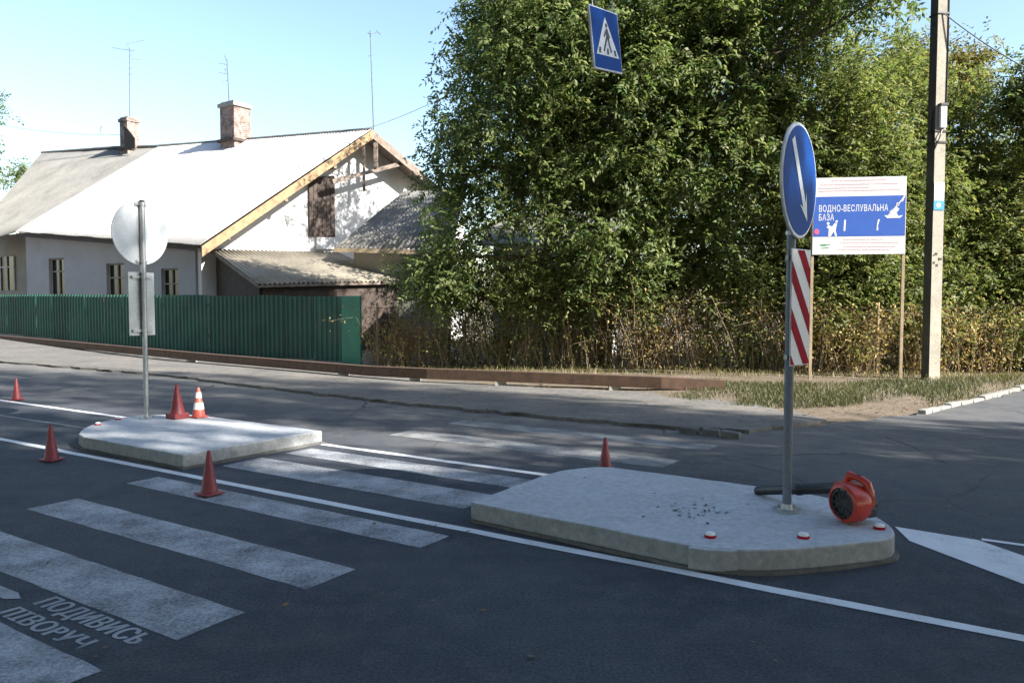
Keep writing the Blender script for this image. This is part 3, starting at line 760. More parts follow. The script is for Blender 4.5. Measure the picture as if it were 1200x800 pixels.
# ------------------------------------------------------------------ utility pole
def pole():
    b = G(1090, 450); root = thing('utility_pole', 'tall square concrete utility pole beside the information board', 'utility pole', (b.x, b.y, 0))
    Z = Vector((0, 0, 1)); al = R(82)
    fx = Vector((math.sin(R(90) + al), math.cos(R(90) + al), 0))     # lit face looks along fx
    fy = Vector((math.sin(R(180) + al), math.cos(R(180) + al), 0))
    mb = MB()
    hgt = 9.6; w0, w1 = .235, .215
    vs = []
    for z, w in ((-.3, w0), (hgt, w1)):
        for i, j in ((-1, -1), (1, -1), (1, 1), (-1, 1)): vs.append(b + fx * (i * w / 2) + fy * (j * w / 2) + Z * z)
    mb.add(vs, [(0, 1, 2, 3), (4, 7, 6, 5), (0, 4, 5, 1), (1, 5, 6, 2), (3, 7, 4, 0)]); mb.cur = 1; mb.add([vs[k] for k in (2, 6, 7, 3)], [(0, 1, 2, 3)]); mb.build('shaft', [M['pole_concrete'], M['pole_shaded']], root)
    def zp(py): return at(1097, py, b.y).z
    ax = (fy, Z, fx)
    mb = MB(); mb.box(b + fx * .145 - fy * .02 + Z * ((zp(126) + zp(152)) / 2), .13, zp(126) - zp(152), .06, ax); bx = mb.build('meter_box', M['white'], root, bevel=.01)
    q = MB(); q.box(b + fx * .15 - fy * .02 + Z * (zp(126) + .02), .16, .04, .09, ax); q.build('box_lid', M['dark_plastic'], bx)
    for py in (18, 155, 168):
        q = MB(); q.box(b + Z * zp(py), .26, .035 if py > 20 else .03, .26, ax); q.build('strap', M['dark_plastic'], root)
    mb = MB(); mb.tube([b + fx * .13 - fy * .02 + Z * zp(153), b + fx * .16 + fy * .03 + Z * zp(160), b + fx * .13 + fy * .09 + Z * zp(172), b + fx * .12 + fy * .13 + Z * zp(178)], .012, 6)
    mb.tube([b + fx * .05 + fy * .125 + Z * zp(130), b + fx * .02 + fy * .14 + Z * zp(150), b + fx * .08 + fy * .13 + Z * zp(170)], .010, 6)
    mb.tube([b + fx * .122 - fy * .11 + Z * (zp(0) + 2.2), b + fx * .122 - fy * .11 + Z * zp(60), b + fx * .122 - fy * .10 + Z * zp(122)], .009, 6); mb.build('service_cable', M['dark_plastic'], root)
    # stuck-on notice, white above and blue below
    mb = MB(); mb.box(b + fx * .122 + Z * ((zp(215) + zp(236)) / 2), .21, zp(215) - zp(236), .003, ax); nt_ = mb.build('notice', M['white'], root)
    q = MB(); q.box(b + fx * .123 + Z * ((zp(236.3) + zp(247)) / 2), .225, zp(236.3) - zp(247), .004, ax); q.build('blue_strip', worn('notice_blue', (.03, .24, .50), (.02, .18, .42), .6), nt_)
    q = MB(); q.prism([b + fx * .1255 + fy * u * .2 + Z * (zp(241.5) + v * .12) for u, v in ((-.1, -.3), (.15, -.4), (.3, .1), (.05, .45), (-.2, .2))], fx * .001); q.build('white_mark', M['white'], nt_)
    for k in range(7):
        q = MB(); a = random.uniform(-.08, .08); z = zp(305 + random.uniform(-8, 8)); q.box(b + fx * .120 + fy * a + Z * z, random.uniform(.02, .05), random.uniform(.02, .05), .003, ax); q.build('paper_scrap', M['wood_dark'], root)
    # wire to the right
    p0 = b + fx * .13 + Z * zp(19)
    e = at(1330, 128, 14.0)
    mb = MB(); mb.tube([p0 + (e - p0) * (i / 16) - Z * (.25 * 4 * (i / 16) * (1 - i / 16)) for i in range(17)], .011, 6)
    tag(mb.build('overhead_cable', M['dark_plastic']), 'overhead cable running from the concrete pole into the sky', 'cable', 'overhead cables')
pole()

# ------------------------------------------------------------------ house
E0 = at(235, 288, 26.0)                       # eave tip at the gable corner
AD = -RD.copy()                               # along the eaves, away from the gable
BD = Vector((.707, .707, 0))                  # along the gable
ZV = Vector((0, 0, 1))
def on_line(px, P, D):
    k = (px - 600) / 900
    # plane through the camera with x = k * depth, depth measured along the tilted view: use y (vertical planes)
    u = (k * P.y - P.x) / (D.x - k * D.y); return P + D * u
def z_at(px, py, P): return at(px, py, P.y).z
E1 = on_line(20, E0, AD); E1.z = z_at(20, 272, E1)
RG0 = on_line(437, E0, BD); RG0.z = z_at(437, 152, RG0)
rise = (E1.z - E0.z) / ((E1 - E0).to_2d().length)
RG1 = on_line(190, RG0, AD); RG1.z = z_at(190, 172, RG1)
RG2 = on_line(140, RG0, AD); RG2.z = z_at(140, 174, RG2)
RG3 = on_line(55, RG0, AD); RG3.z = z_at(55, 179, RG3)
E2 = on_line(-40, E0, AD); E2.z = z_at(-40, 290, E2)
hroot = thing('old_house', 'old whitewashed house with a long sunlit corrugated roof behind the green fence', 'house', (E0.x, E0.y, 0))

def corrugated(a0, a1, b1, b0, name, mat, parent, pitch=.16, amp=.022, th=.008, rows=1, sag=0.0, seed=1):
    """corrugated sheet: eave a0->a1, top b0->b1; waves run down the slope"""
    a0, a1, b0, b1 = map(Vector, (a0, a1, b0, b1))
    nrm = (a1 - a0).cross(b0 - a0).normalized()
    if nrm.z < 0: nrm = -nrm
    L = max((a1 - a0).length, (b1 - b0).length); cols = int(L / pitch) * 6; rg = random.Random(seed)
    vs = []; fs = []
    for j in range(rows + 1):
        v = j / rows
        for i in range(cols + 1):
            u = i / cols
            p = (a0 + (a1 - a0) * u) * (1 - v) + (b0 + (b1 - b0) * u) * v
            w = amp * math.sin(2 * math.pi * i / 6)
            lap = .012 * ((v * rows * 1.0) % 1)
            p = p + nrm * (w + sag * math.sin(u * 9 + seed) * math.sin(v * 3) - 0 * lap)
            if j == 0: p = p + (a0 - b0).normalized() * (.018 * math.sin((i // 40) * 2.3 + seed))
            vs.append(p)
    n = cols + 1
    for j in range(rows):
        for i in range(cols):
            a = j * n + i; fs.append((a, a + 1, a + n + 1, a + n))
    mb = MB(); mb.add(vs, fs); o = mb.build(name, mat, parent, True)
    s_ = o.modifiers.new('thickness', 'SOLIDIFY'); s_.thickness = th
    return o
corrugated(E0 + ZV * .03, E1 + ZV * .03, RG1, RG0, 'roof', M['roof_white'], hroot, rows=6, sag=.02)
# far roof slope behind the ridge
back = (RG0 - E0); back.z = -back.z
RGb = on_line(494, RG0, BD); RGb.z = z_at(494, 201, RGb); EB0 = RG0 + (RGb - RG0) * 1.9
EB1 = EB0 + (RG3 - RG0)
corrugated(EB1, EB0, RG0, RG3, 'rear_roof', M['roof_grey'], hroot, rows=4, seed=3)
# old grey half of the roof: the piece left of the seam
SE = E1 + (E1 - E0).normalized() * .03
corrugated(SE - ZV * .02, E2, RG3, RG1 - ZV * .02, 'old_roof', M['roof_grey'], hroot, rows=7, sag=.03, seed=5)
# ridge capping
mb = MB(); mb.tube([RG0 + ZV * .02, (RG0 + RG1) / 2 + ZV * .015, RG1 + ZV * .02], .07, 8)
mb.tube([RG1 + ZV * .02, RG2 + ZV * .05, RG3 + ZV * .0], .08, 8); mb.build('ridge_cap', M['roof_grey'], hroot, True)
# walls
ov = .55
Wf0 = E0 + ND * .55 + AD * .75; Wf1 = E1 + ND * .55
def wall_quad(mb, p0, p1, z0, z1a, z1b, th, nin):
    mb.prism([Vector((p0.x, p0.y, z0)), Vector((p1.x, p1.y, z0)), Vector((p1.x, p1.y, z1b)), Vector((p0.x, p0.y, z1a))], nin * th)
# gable wall: set back from the verge
gn = Vector((.707, -.707, 0))
g0 = Wf0.copy(); g0.z = 0
slope = (RG0.z - E0.z) / ((RG0 - E0).to_2d().length)
def verge_z(p):   # roof height over a point of the gable wall
    u = (Vector((p.x, p.y, 0)) - Vector((E0.x, E0.y, 0))).dot(BD); ur = (RG0 - E0).to_2d().length
    return (E0.z + slope * u if u < ur else RG0.z + (RGb.z - RG0.z) / (RGb - RG0).to_2d().length * (u - ur)) - .10
Lg = (RG0 - E0).to_2d().length
gt = [g0 + BD * k for k in np.linspace(0, 2 * Lg * .88, 15)]
mid = g0 + BD * (Lg - (g0 - E0).to_2d().dot(BD.to_2d()))
pts = [g0] + [gt[-1]]
prof = sorted(gt + [mid], key=lambda q: (q - g0).dot(BD))
mb = MB(); mb.prism([Vector((g0.x, g0.y, 0)), Vector((gt[-1].x, gt[-1].y, 0))] + [Vector((q.x, q.y, max(verge_z(q), .5))) for q in prof[::-1]], -gn * .3)
gw = mb.build('gable_wall', M['plaster'], hroot)
# front wall with window openings built from piers
fw_a = Wf0 - gn * .0 ; fw_dir = (Wf1 - Wf0); fw_dir.z = 0; fl = fw_dir.length; fw_dir.normalize(); fn = -ND
wins = []
for (x0, x1, py0, py1) in ((190, 210, 315, 352), (126, 147, 309, 352), (59, 77, 303, 352)):
    a = on_line(x1, Wf0, AD); b = on_line(x0, Wf0, AD)
    wins.append(((a - Wf0).dot(AD), (b - Wf0).dot(AD), z_at(x0, py0, b)))
mb = MB()
def wz(u): return E0.z - .02 + rise * u
def wp(u, z): q = Wf0 + AD * u; return Vector((q.x, q.y, z))
uend = (on_line(33, Wf0, AD) - Wf0).dot(AD)
edges = [.35] + [k for w_ in wins for k in (w_[0], w_[1])] + [uend]
for i in range(0, len(edges), 2):
    mb.prism([wp(edges[i], 0), wp(edges[i + 1], 0), wp(edges[i + 1], wz(edges[i + 1]) + .2), wp(edges[i], wz(edges[i]) + .2)], ND * .3)
for (u0, u1, zt) in wins:
    mb.prism([wp(u0, zt), wp(u1, zt), wp(u1, wz(u1) + .2), wp(u0, wz(u0) + .2)], ND * .3)
    mb.prism([wp(u0, 0), wp(u1, 0), wp(u1, zt - 1.5), wp(u0, zt - 1.5)], ND * .3)
mb.build('front_wall', M['plaster_front'], hroot)
for (u0, u1, zt) in wins:
    q = MB(); q.prism([wp(u0, zt - 1.5) + ND * .16, wp(u1, zt - 1.5) + ND * .16, wp(u1, zt) + ND * .16, wp(u0, zt) + ND * .16], ND * .02); wn = q.build('window', M['glass'], hroot)
    q = MB(); um = (u0 + u1) / 2
    for (a, b) in (((u0 + .03, zt - 1.5), (u0 + .03, zt)), ((u1 - .03, zt - 1.5), (u1 - .03, zt)), ((um, zt - 1.5), (um, zt)), ((u0, zt - .03), (u1, zt - .03)), ((u0, zt - .55), (u1, zt - .55))):
        q.bar(wp(*a) + ND * .13, wp(*b) + ND * .13, .055, .05)
    q.build('window_frame', M['plaster_dull'], wn)
# fascia under the eave, dark underside boards
mb = MB(); mb.bar(E0 + ND * .08 - ZV * .10, E1 + ND * .08 - ZV * .10, .03, .13)
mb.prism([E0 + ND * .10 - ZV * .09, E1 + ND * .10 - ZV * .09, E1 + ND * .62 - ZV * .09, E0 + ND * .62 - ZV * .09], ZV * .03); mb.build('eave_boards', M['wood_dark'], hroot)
# recessed end of the house beyond the wall, with its own window
q0 = wp(uend, 0) + ND * 1.1
mb = MB(); mb.prism([q0, q0 + AD * 6, q0 + AD * 6 + ZV * 4.9, q0 + ZV * 4.9], ND * .3); mb.prism([wp(uend, 0), wp(uend, 0) + AD * .02, wp(uend, 4.9) + AD * .02, wp(uend, 4.9)], ND * 1.1)
mb.build('recessed_wall', M['plaster_dull'], hroot)
a = on_line(20, q0, AD); b = on_line(4, q0, AD)
mb = MB(); zt = z_at(12, 300, a); mb.prism([Vector((a.x, a.y, zt - 1.6)) - ND * .03, Vector((b.x, b.y, zt - 1.6)) - ND * .03, Vector((b.x, b.y, zt)) - ND * .03, Vector((a.x, a.y, zt)) - ND * .03], ND * .02); wn = mb.build('window', M['glass'], hroot)
mb = MB()
for u in (0, .5, 1):
    p_ = a + (b - a) * u; mb.bar(Vector((p_.x, p_.y, zt - 1.6)) - ND * .05, Vector((p_.x, p_.y, zt)) - ND * .05, .08, .05)
mb.bar(Vector((a.x, a.y, zt - .5)) - ND * .05, Vector((b.x, b.y, zt - .5)) - ND * .05, .06, .05)
mb.build('window_frame', M['plaster'], wn)
# verge boards (the long yellow one), purlin ends, king post and tie beam of the open gable truss
def slab_between(mb, p, q, depth, thick, out):
    mb.prism([p, q, q - ZV * depth, p - ZV * depth], out * thick)
mb = MB(); vo = gn * .06
slab_between(mb, E0 - ZV * .02 + vo, RG0 - ZV * .02 + vo, .36, .05, gn); mb.build('verge_board', M['wood_yellow'], hroot)
mb = MB(); slab_between(mb, RG0 - ZV * .02 + vo, RGb - ZV * .02 + vo, .34, .05, gn); mb.build('verge_board', M['wood_grey'], hroot)
# underside of the overhang
mb = MB(); mb.prism([E0 - ZV * .14, RG0 - ZV * .14, RG0 - ZV * .14 - gn * .9, E0 - ZV * .14 - gn * .9], ZV * .03)
mb.prism([RG0 - ZV * .14, RGb - ZV * .14, RGb - ZV * .14 - gn * .9, RG0 - ZV * .14 - gn * .9], ZV * .03)
mb.build('soffit', M['wood_grey'], hroot)
def gp(px, py, off=.02):    # a point on the plane of the verge at a pixel
    q = on_line(px, E0 + gn * off, BD); q.z = z_at(px, py, q); return q
mb = MB()
mb.bar(gp(391, 213, -.1), gp(478, 190, -.1), .13, .16)
mb.build('tie_beam', M['wood_grey'], hroot)
mb = MB(); mb.bar(gp(442, 157), gp(442, 196), .12, .16); mb.build('king_post', M['wood_grey'], hroot)
mb = MB(); mb.bar(gp(428, 166, -.12), gp(428, 224, -.12), .09, .10); mb.build('gable_strut', M['wood_grey'], hroot)
for (px, py) in ((395, 186), (338, 224), (270, 268)):
    q = gp(px, py, .03); m2 = MB(); m2.bar(q - ZV * .30, q - ZV * .30 - gn * .9, .12, .14); m2.build('purlin', M['wood_grey'], hroot)
# attic shutter in the gable
def wpg(px, py, off):
    q = on_line(px, g0 + gn * off, BD); q.z = z_at(px, py, q); return q
mb = MB(); mb.prism([wpg(363, 277, .02), wpg(393, 278, .02), wpg(393, 206, .02), wpg(363, 208, .02)], gn * .06); sh = mb.build('attic_shutter', M['wood_dark'], hroot)
mb = MB()
for k in range(6):
    u = 364 + k * 5.0; mb.prism([wpg(u, 276, .085), wpg(u + 4.2, 276, .085), wpg(u + 4.2, 209, .085), wpg(u, 209, .085)], gn * .012)
mb.build('shutter_boards', M['wood_dark'], sh)
mb = MB(); mb.prism([wpg(371, 292, .02), wpg(391, 292, .02), wpg(391, 278.5, .02), wpg(371, 278.5, .02)], gn * .10); mb.build('ledge', M['plaster'], hroot)
# lean-to shed against the gable
T0 = on_line(248, g0 + gn * .03, BD); T0.z = z_at(248, 292, T0); T1 = on_line(398, g0 + gn * .03, BD); T1.z = z_at(398, 296, T1)
B0 = at(303, 333, 22.0); B1 = at(474, 329, 25.5)
B0 = T0 + gn * 4.2; B0 = B0 + BD * ((on_line(303, B0, BD) - B0).dot(BD)); B0.z = z_at(303, 333, B0)
B1 = on_line(474, B0, BD); B1.z = z_at(474, 329, B1)
sroot = thing('lean_to_shed', 'low dark shed with mossy corrugated roof against the bright gable wall', 'shed', (B0.x, B0.y, 0))
corrugated(B0, B1, T1, T0, 'roof', M['roof_shed'], sroot, pitch=.17, amp=.03, rows=3, sag=.02, seed=8)
i0 = B0 + BD * .15 - gn * .2; i1 = B1 - BD * .2 - gn * .2; k0 = T0 + BD * .2; k1 = T1 - BD * .1
mb = MB(); mb.prism([Vector((i0.x, i0.y, 0)), Vector((i1.x, i1.y, 0)), i1 - ZV * .12, i0 - ZV * .12], -gn * .12)
mb.prism([Vector((i0.x, i0.y, 0)), Vector((k0.x, k0.y, 0)), k0 - ZV * .12, i0 - ZV * .12], BD * .1)
mb.prism([Vector((i1.x, i1.y, 0)), Vector((k1.x, k1.y, 0)), k1 - ZV * .12, i1 - ZV * .12], BD * .1)
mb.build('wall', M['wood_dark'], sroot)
mb = MB(); mb.bar(B0 - ZV * .06 - gn * .03, B1 - ZV * .06 - gn * .03, .03, .09); mb.bar(B0 - ZV * .05, T0 - ZV * .05, .03, .10); mb.build('edge_board', M['wood_grey'], sroot)
# rear wing with a dark roof at the right of the gable
wr = thing('rear_wing', 'small outbuilding with a steep dark corrugated roof beside the gable', 'outbuilding', at(470, 358, 28.0).xy.to_3d())
c0 = at(392, 290, 28.2); c1 = at(530, 293, 27.2); c2 = at(545, 222, 31.6); c3 = at(474, 224, 32.6)
corrugated(c0, c1, c2, c3, 'roof', M['roof_grey'], wr, pitch=.18, amp=.03, rows=3, seed=12)
i0 = c0 + (c1 - c0) * .12 + Vector((.1, .5, -.08)); i1 = c1 + Vector((-.1, .5, -.08))
mb = MB(); mb.prism([Vector((i0.x, i0.y, 0)), Vector((i1.x, i1.y, 0)), i1, i0], Vector((0, .25, 0))); mb.build('wall', M['plaster_dull'], wr)
mb = MB(); mb.bar(c0 - ZV * .09, c1 - ZV * .09, .04, .16); mb.build('fascia', M['wood_post'], wr)
# whitewashed building glimpsed through the walnut tree
ob = thing('white_outbuilding', 'whitewashed outbuilding glimpsed through the leaves of the big tree', 'outbuilding', at(630, 358, 23.5).xy.to_3d())
a = at(578, 300, 23.0); b = at(705, 300, 22.2); d_ = (b - a); d_.z = 0; nn = Vector((d_.y, -d_.x, 0)).normalized()
mb = MB(); mb.prism([Vector((a.x, a.y, 0)), Vector((b.x, b.y, 0)), Vector((b.x, b.y, 3.4)), Vector((a.x, a.y, 3.4))], -nn * 4.0); mb.build('wall', M['plaster'], ob)
mb = MB(); p1 = a + d_ * .62; p2 = a + d_ * .86
mb.prism([Vector((p1.x, p1.y, 1.0)), Vector((p2.x, p2.y, 1.0)), Vector((p2.x, p2.y, 3.1)), Vector((p1.x, p1.y, 3.1))], nn * .03); mb.build('door', M['wood_dark'], ob)
mb = MB(); e0 = Vector((a.x, a.y, 3.3)) + nn * .4 - d_.normalized() * .4; e1 = Vector((b.x, b.y, 3.3)) + nn * .4 + d_.normalized() * .4
mb.prism([e0, e1, e1 - nn * 2.6 + ZV * 1.1, e0 - nn * 2.6 + ZV * 1.1], ZV * .06); mb.prism([e0 - nn * 5 , e1 - nn * 5, e1 - nn * 2.6 + ZV * 1.1, e0 - nn * 2.6 + ZV * 1.1], ZV * .06); mb.build('roof', M['roof_grey'], ob)

# chimneys (parts of the house) and what stands on them
def on_ridge(px): q = on_line(px, RG0, AD); return q
def chimney(px0, pxm, px1, pyt, pyb, cap):
    c = on_ridge((px0 + px1) / 2 + 10) - ND * .25; k = c.y / 900
    zt = z_at(px0, pyt, c); zb = z_at(px0, pyb, c) - .9; w = (px1 - px0) * k / 1.42
    mb = MB(); ax = (RD, ND, ZV)
    n = 7; hh = zt - zb
    mb.box(c + ZV * ((zt + zb) / 2 - c.z), w, w * .9, hh, ax)
    ch = mb.build('chimney', M['brick'], hroot, bevel=.02)
    q = MB(); q.box(c + ZV * (zt - .09 - c.z), w * 1.14, w * 1.04, .16, ax); q.box(c + ZV * (zt + .03 - c.z), w * .95, w * .85, .07, ax); q.build('chimney_cap', M['brick'] if not cap else M['concrete_old'], ch)
    q = MB(); q.box(c + ZV * (z_at(px0, pyb, c) - .02 - c.z), w * 1.2, w * 1.15, .12, ax); q.build('chimney_foot', M['wood_dark'], ch)
    return c, zt, w
c1_ = chimney(141, 160, 163, 140, 175, False)
c2_ = chimney(257, 278, 293, 123, 166, True)
q = MB(); c = c1_[0]; w = c1_[2]; k = c.y / 900
e = [on_ridge(166) - ND * .7, on_ridge(178) - ND * .7]
q.prism([Vector((e[0].x, e[0].y, z_at(160, 176, e[0]))), Vector((e[1].x, e[1].y, z_at(175, 174, e[1]))), Vector((e[1].x, e[1].y, z_at(171, 162, e[1]))), Vector((e[0].x, e[0].y, z_at(163, 146, e[0])))], ND * .04)
q.build('sheet_metal_flashing', M['wood_dark'], hroot)

def antenna(label, px_b, py_b, px_t, py_t, depth, elems, r=.028, boom=None):
    b = at(px_b, py_b, depth); t = at(px_t, py_t, depth)
    root = thing('roof_antenna', label, 'antenna', b)
    mb = MB(); mb.tube([b - ZV * .15, b + (t - b) * .5, t], [r, r * .9, r * .75], 8); mb.build('mast', M['post_grey'], root)
    for (dx0, dy0, dx1, dy1, yoff) in elems:
        q = MB(); a = at(px_t + dx0, py_t + dy0, depth - yoff); e = at(px_t + dx1, py_t + dy1, depth + yoff); q.tube([a, e], .014, 6); q.build('antenna_rod', M['post_grey'], root)
dA = c1_[0].y; dB = c2_[0].y
antenna('tall roof antenna with two crossed top rods above the older chimney', 152, 141, 152, 57, dA, [(-21, -1, 6, 3, .2), (-4, -5, 17, -10, .3), (2, 12, 13, 13, .2), (0, 8, 5, 7, .1), (0, 23, 4, 22, .1), (0, 30, 4, 29, .1), (-4, -6, 1, 4, 0)])
antenna('short bent antenna with stub rods on the larger chimney', 269, 124, 266, 70, dB, [(-3, -5, 0, 2, .05), (-10, 4, 0, 6, .2), (-3, 12, 2, 11, .1), (-10, 15, 1, 17, .2), (-5, 26, 1, 24, .1), (-2, 9, -2, 15, 0)], .032)
antenna('thin straight antenna mast standing on the gable peak', 438, 152, 434, 38, RG0.y, [(-3, 0, 0, 3, .05), (0, 2, 11, 0, .2), (7, -2, 12, 3, .05), (-3, 28, 3, 27, .1), (0, -2, 0, 2, .02)], .030)
q = MB(); b = on_ridge(128); bz = z_at(128, 178, b); P0 = Vector((b.x, b.y, bz)); kk = b.y / 900
q.tube([P0, P0 + ZV * 18 * kk, P0 + ZV * 27 * kk - AD * -3 * kk, P0 + ZV * 31 * kk + AD * 3 * kk, P0 + ZV * 28 * kk + AD * 8 * kk, P0 + ZV * 22 * kk + AD * 9 * kk], .02, 6)
tag(q.build('vent_hook', M['galv']), 'small hooked pipe on the grey end of the roof ridge', 'pipe')
q = MB(); b = on_ridge(190); q.box(Vector((b.x, b.y, b.z + .1)), .5, .3, .35, (RD, ND, ZV)); b = on_ridge(310)

def cable(pts, r, label):
    q = MB(); q.tube(pts, r, 5); tag(q.build('overhead_cable', M['galv']), label, 'cable', 'overhead cables')
def sagline(a, b, s, n=14): return [a + (b - a) * (i / n) - ZV * (4 * s * (i / n) * (1 - i / n)) for i in range(n + 1)]
cable(sagline(at(-60, 132, dA + 3), at(142, 158, dA), .35), .012, 'faint overhead wire running from the older chimney past the tree at the edge')
cable(sagline(at(291, 164, dB), at(560, 92, 26), .8), .012, 'faint overhead wire from the larger chimney into the big tree')

# ------------------------------------------------------------------ green sheet fence
FE = G(425, 428); FE.z = 0
def fence_green():
    FLd = -RD
    fl0 = on_line(-70, FE, FLd); root = thing('green_fence', 'dark green corrugated sheet fence in front of the white house', 'fence', FE)
    P0 = on_line(403, FE, FLd)
    L = (fl0 - P0).to_2d().length
    # trapezoidal profile sheet
    vs = []; fs = []; pitch = .19
    prof = [(0, 0), (.05, 0), (.075, .035), (.125, .035), (.15, 0)]; n = 0
    k = int(L / pitch); rows = []
    def top(u): return 1.80 + .027 * u * .38
    def zg(p): return max(0, terrain(p.x, p.y))
    rf = random.Random(4); per = 6
    for q in range(0, k, per):
        vs = []; dz = rf.uniform(-.018, .018); off = .006 * ((q // per) % 2) + rf.uniform(0, .004); tilt = rf.uniform(-.012, .012)
        for i in range(q, min(q + per, k)):
            for (a, d) in prof:
                u = i * pitch + a; p = P0 + FLd * u - ND * (d + off); g = zg(p)
                vs.append(Vector((p.x, p.y, g + .07 + .02 * ((q // per) % 2)))); pt = p - ND * tilt; vs.append(Vector((pt.x, pt.y, top(u) + dz)))
        n = len(vs) // 2
        mb = MB(); mb.add(vs, [(2 * i, 2 * i + 2, 2 * i + 3, 2 * i + 1) for i in range(n - 1)])
        o = mb.build('sheet', M['green_metal'], root); s_ = o.modifiers.new('thickness', 'SOLIDIFY'); s_.thickness = .004
    u = 0
    while u < L:
        p = P0 + FLd * u + ND * .06; g = zg(p); mb = MB(); mb.box(Vector((p.x, p.y, (top(u) + g) / 2 - .2)), .07, .07, top(u) - g + .3, (RD, ND, ZV)); mb.build('post', M['rust'], root); u += 2.3
    mb = MB(); mb.bar(P0 + ND * .03 + ZV * 1.5, P0 + FLd * L + ND * .03 + ZV * (top(L) - .3), .04, .05); mb.bar(P0 + ND * .03 + ZV * .5, P0 + FLd * L + ND * .03 + ZV * (zg(fl0) + .5), .04, .05); mb.build('rail', M['rust'], root)
    # smooth end panel and post at the corner
    a = on_line(402, FE, FLd); b = on_line(424, FE, FLd)
    mb = MB(); mb.prism([a - ND * .06 + ZV * .03, b - ND * .06 + ZV * .03, b - ND * .06 + ZV * 1.80, a - ND * .06 + ZV * 1.80], ND * .06); mb.build('end_panel', worn('green_panel_paint', (.035, .23, .14), (.02, .15, .10), .5, 2.5, .8), root, bevel=.006)
    # low concrete plinth with gaps
    mb = MB(); mb.prism([P0 - ZV * .1, fl0 - ZV * .1, Vector((fl0.x, fl0.y, zg(fl0) + .055)), P0 + ZV * .055], ND * .16); mb.build('plinth', M['concrete_old'], root)
fence_green()

# ------------------------------------------------------------------ rusty beam along the footpath
def beam():
    pts = [G(-30, 410), G(250, 425), G(430, 437), G(500, 443), G(620, 449), G(770, 456)]
    zs = [.5, .24, .20, .20, .20, .16]
    P = [at(px, py, G(px, gy).y) for px, py, gy in ((-30, 391, 404), (250, 416, 428), (430, 430, 444), (500, 433, 449), (620, 437, 454), (775, 443, 460), (850, 447, 461))]
    root = thing('steel_beam', 'long rusty steel beam lying on blocks along the foot of the fence', 'beam', Vector((P[3].x, P[3].y, 0)))
    mb = MB(); thk = .17
    for a, b in zip(P[:-1], P[1:]):
        d = (b - a); d.z = 0; nrm = Vector((-d.y, d.x, 0)).normalized()
        # channel: web plus two flanges
        mb.prism([a, b, b - ZV * thk, a - ZV * thk], nrm * .02)
        mb.prism([a + ZV * .003, b + ZV * .003, b + ZV * .003 + nrm * .16, a + ZV * .003 + nrm * .16], ZV * .015)
        mb.prism([a - ZV * (thk + .003), b - ZV * (thk + .003), b - ZV * (thk + .003) + nrm * .16, a - ZV * (thk + .003) + nrm * .16], -ZV * .012)
    mb.build('channel', M['rust'], root)
    for i in range(7):
        u = i / 6 * 5.6; k = int(u); p = P[k] + (P[k + 1] - P[k]) * (u - k); g = terrain(p.x, p.y)
        if p.z - thk - .02 > g:
            q = MB(); q.box(Vector((p.x, p.y + .12, (p.z - thk - .016 + g - .05) / 2)), .22, .18, p.z - thk - .016 - g + .05); q.build('support_block', M['concrete_old'], root)
beam()

# broken kerb stones and side-street kerb
for i, (px, py, w) in enumerate(((808, 508, .22), (833, 510, .20), (856, 513, .22))):
    p = G(px, py); mb = MB(); mb.box(p + ZV * .02, w, .13, .12, (RD, ND, ZV)); o = mb.build('kerb_stone', M['mortar'], bevel=.015, loc=(p.x, p.y, 0)); o.rotation_euler = (.05 * (i - 1), .04 * i, .06 * (i - 1))
    tag(o, ('broken dark kerb stone at the end of a sunken row near the crossing', 'broken dark kerb stone in the middle of a sunken row of three', 'broken dark kerb stone nearest the sign post in a sunken row')[i], 'kerb stone', 'broken kerb stones')
kp = arc([tuple(ST(G(px, py))) for px, py in ((1080, 485), (1110, 477), (1150, 468), (1192, 456), (1230, 449))], 3)
mb = MB()
for i, (a, b) in enumerate(zip(kp[:-1], kp[1:])):
    A = W(*a, 0); B = W(*b, 0); zk = max(terrain(A.x, A.y), terrain(B.x, B.y), 0) - .015 - .012 * (i % 3); mb.bar(A + (B - A) * .02 + ZV * zk, B - (B - A) * (.02 + .04 * (i % 2)) + ZV * zk, .12, .15)
struct(mb.build('kerb', concrete_mat('pale_kerb', (.34, .32, .28), (.18, .165, .14)), bevel=.02))

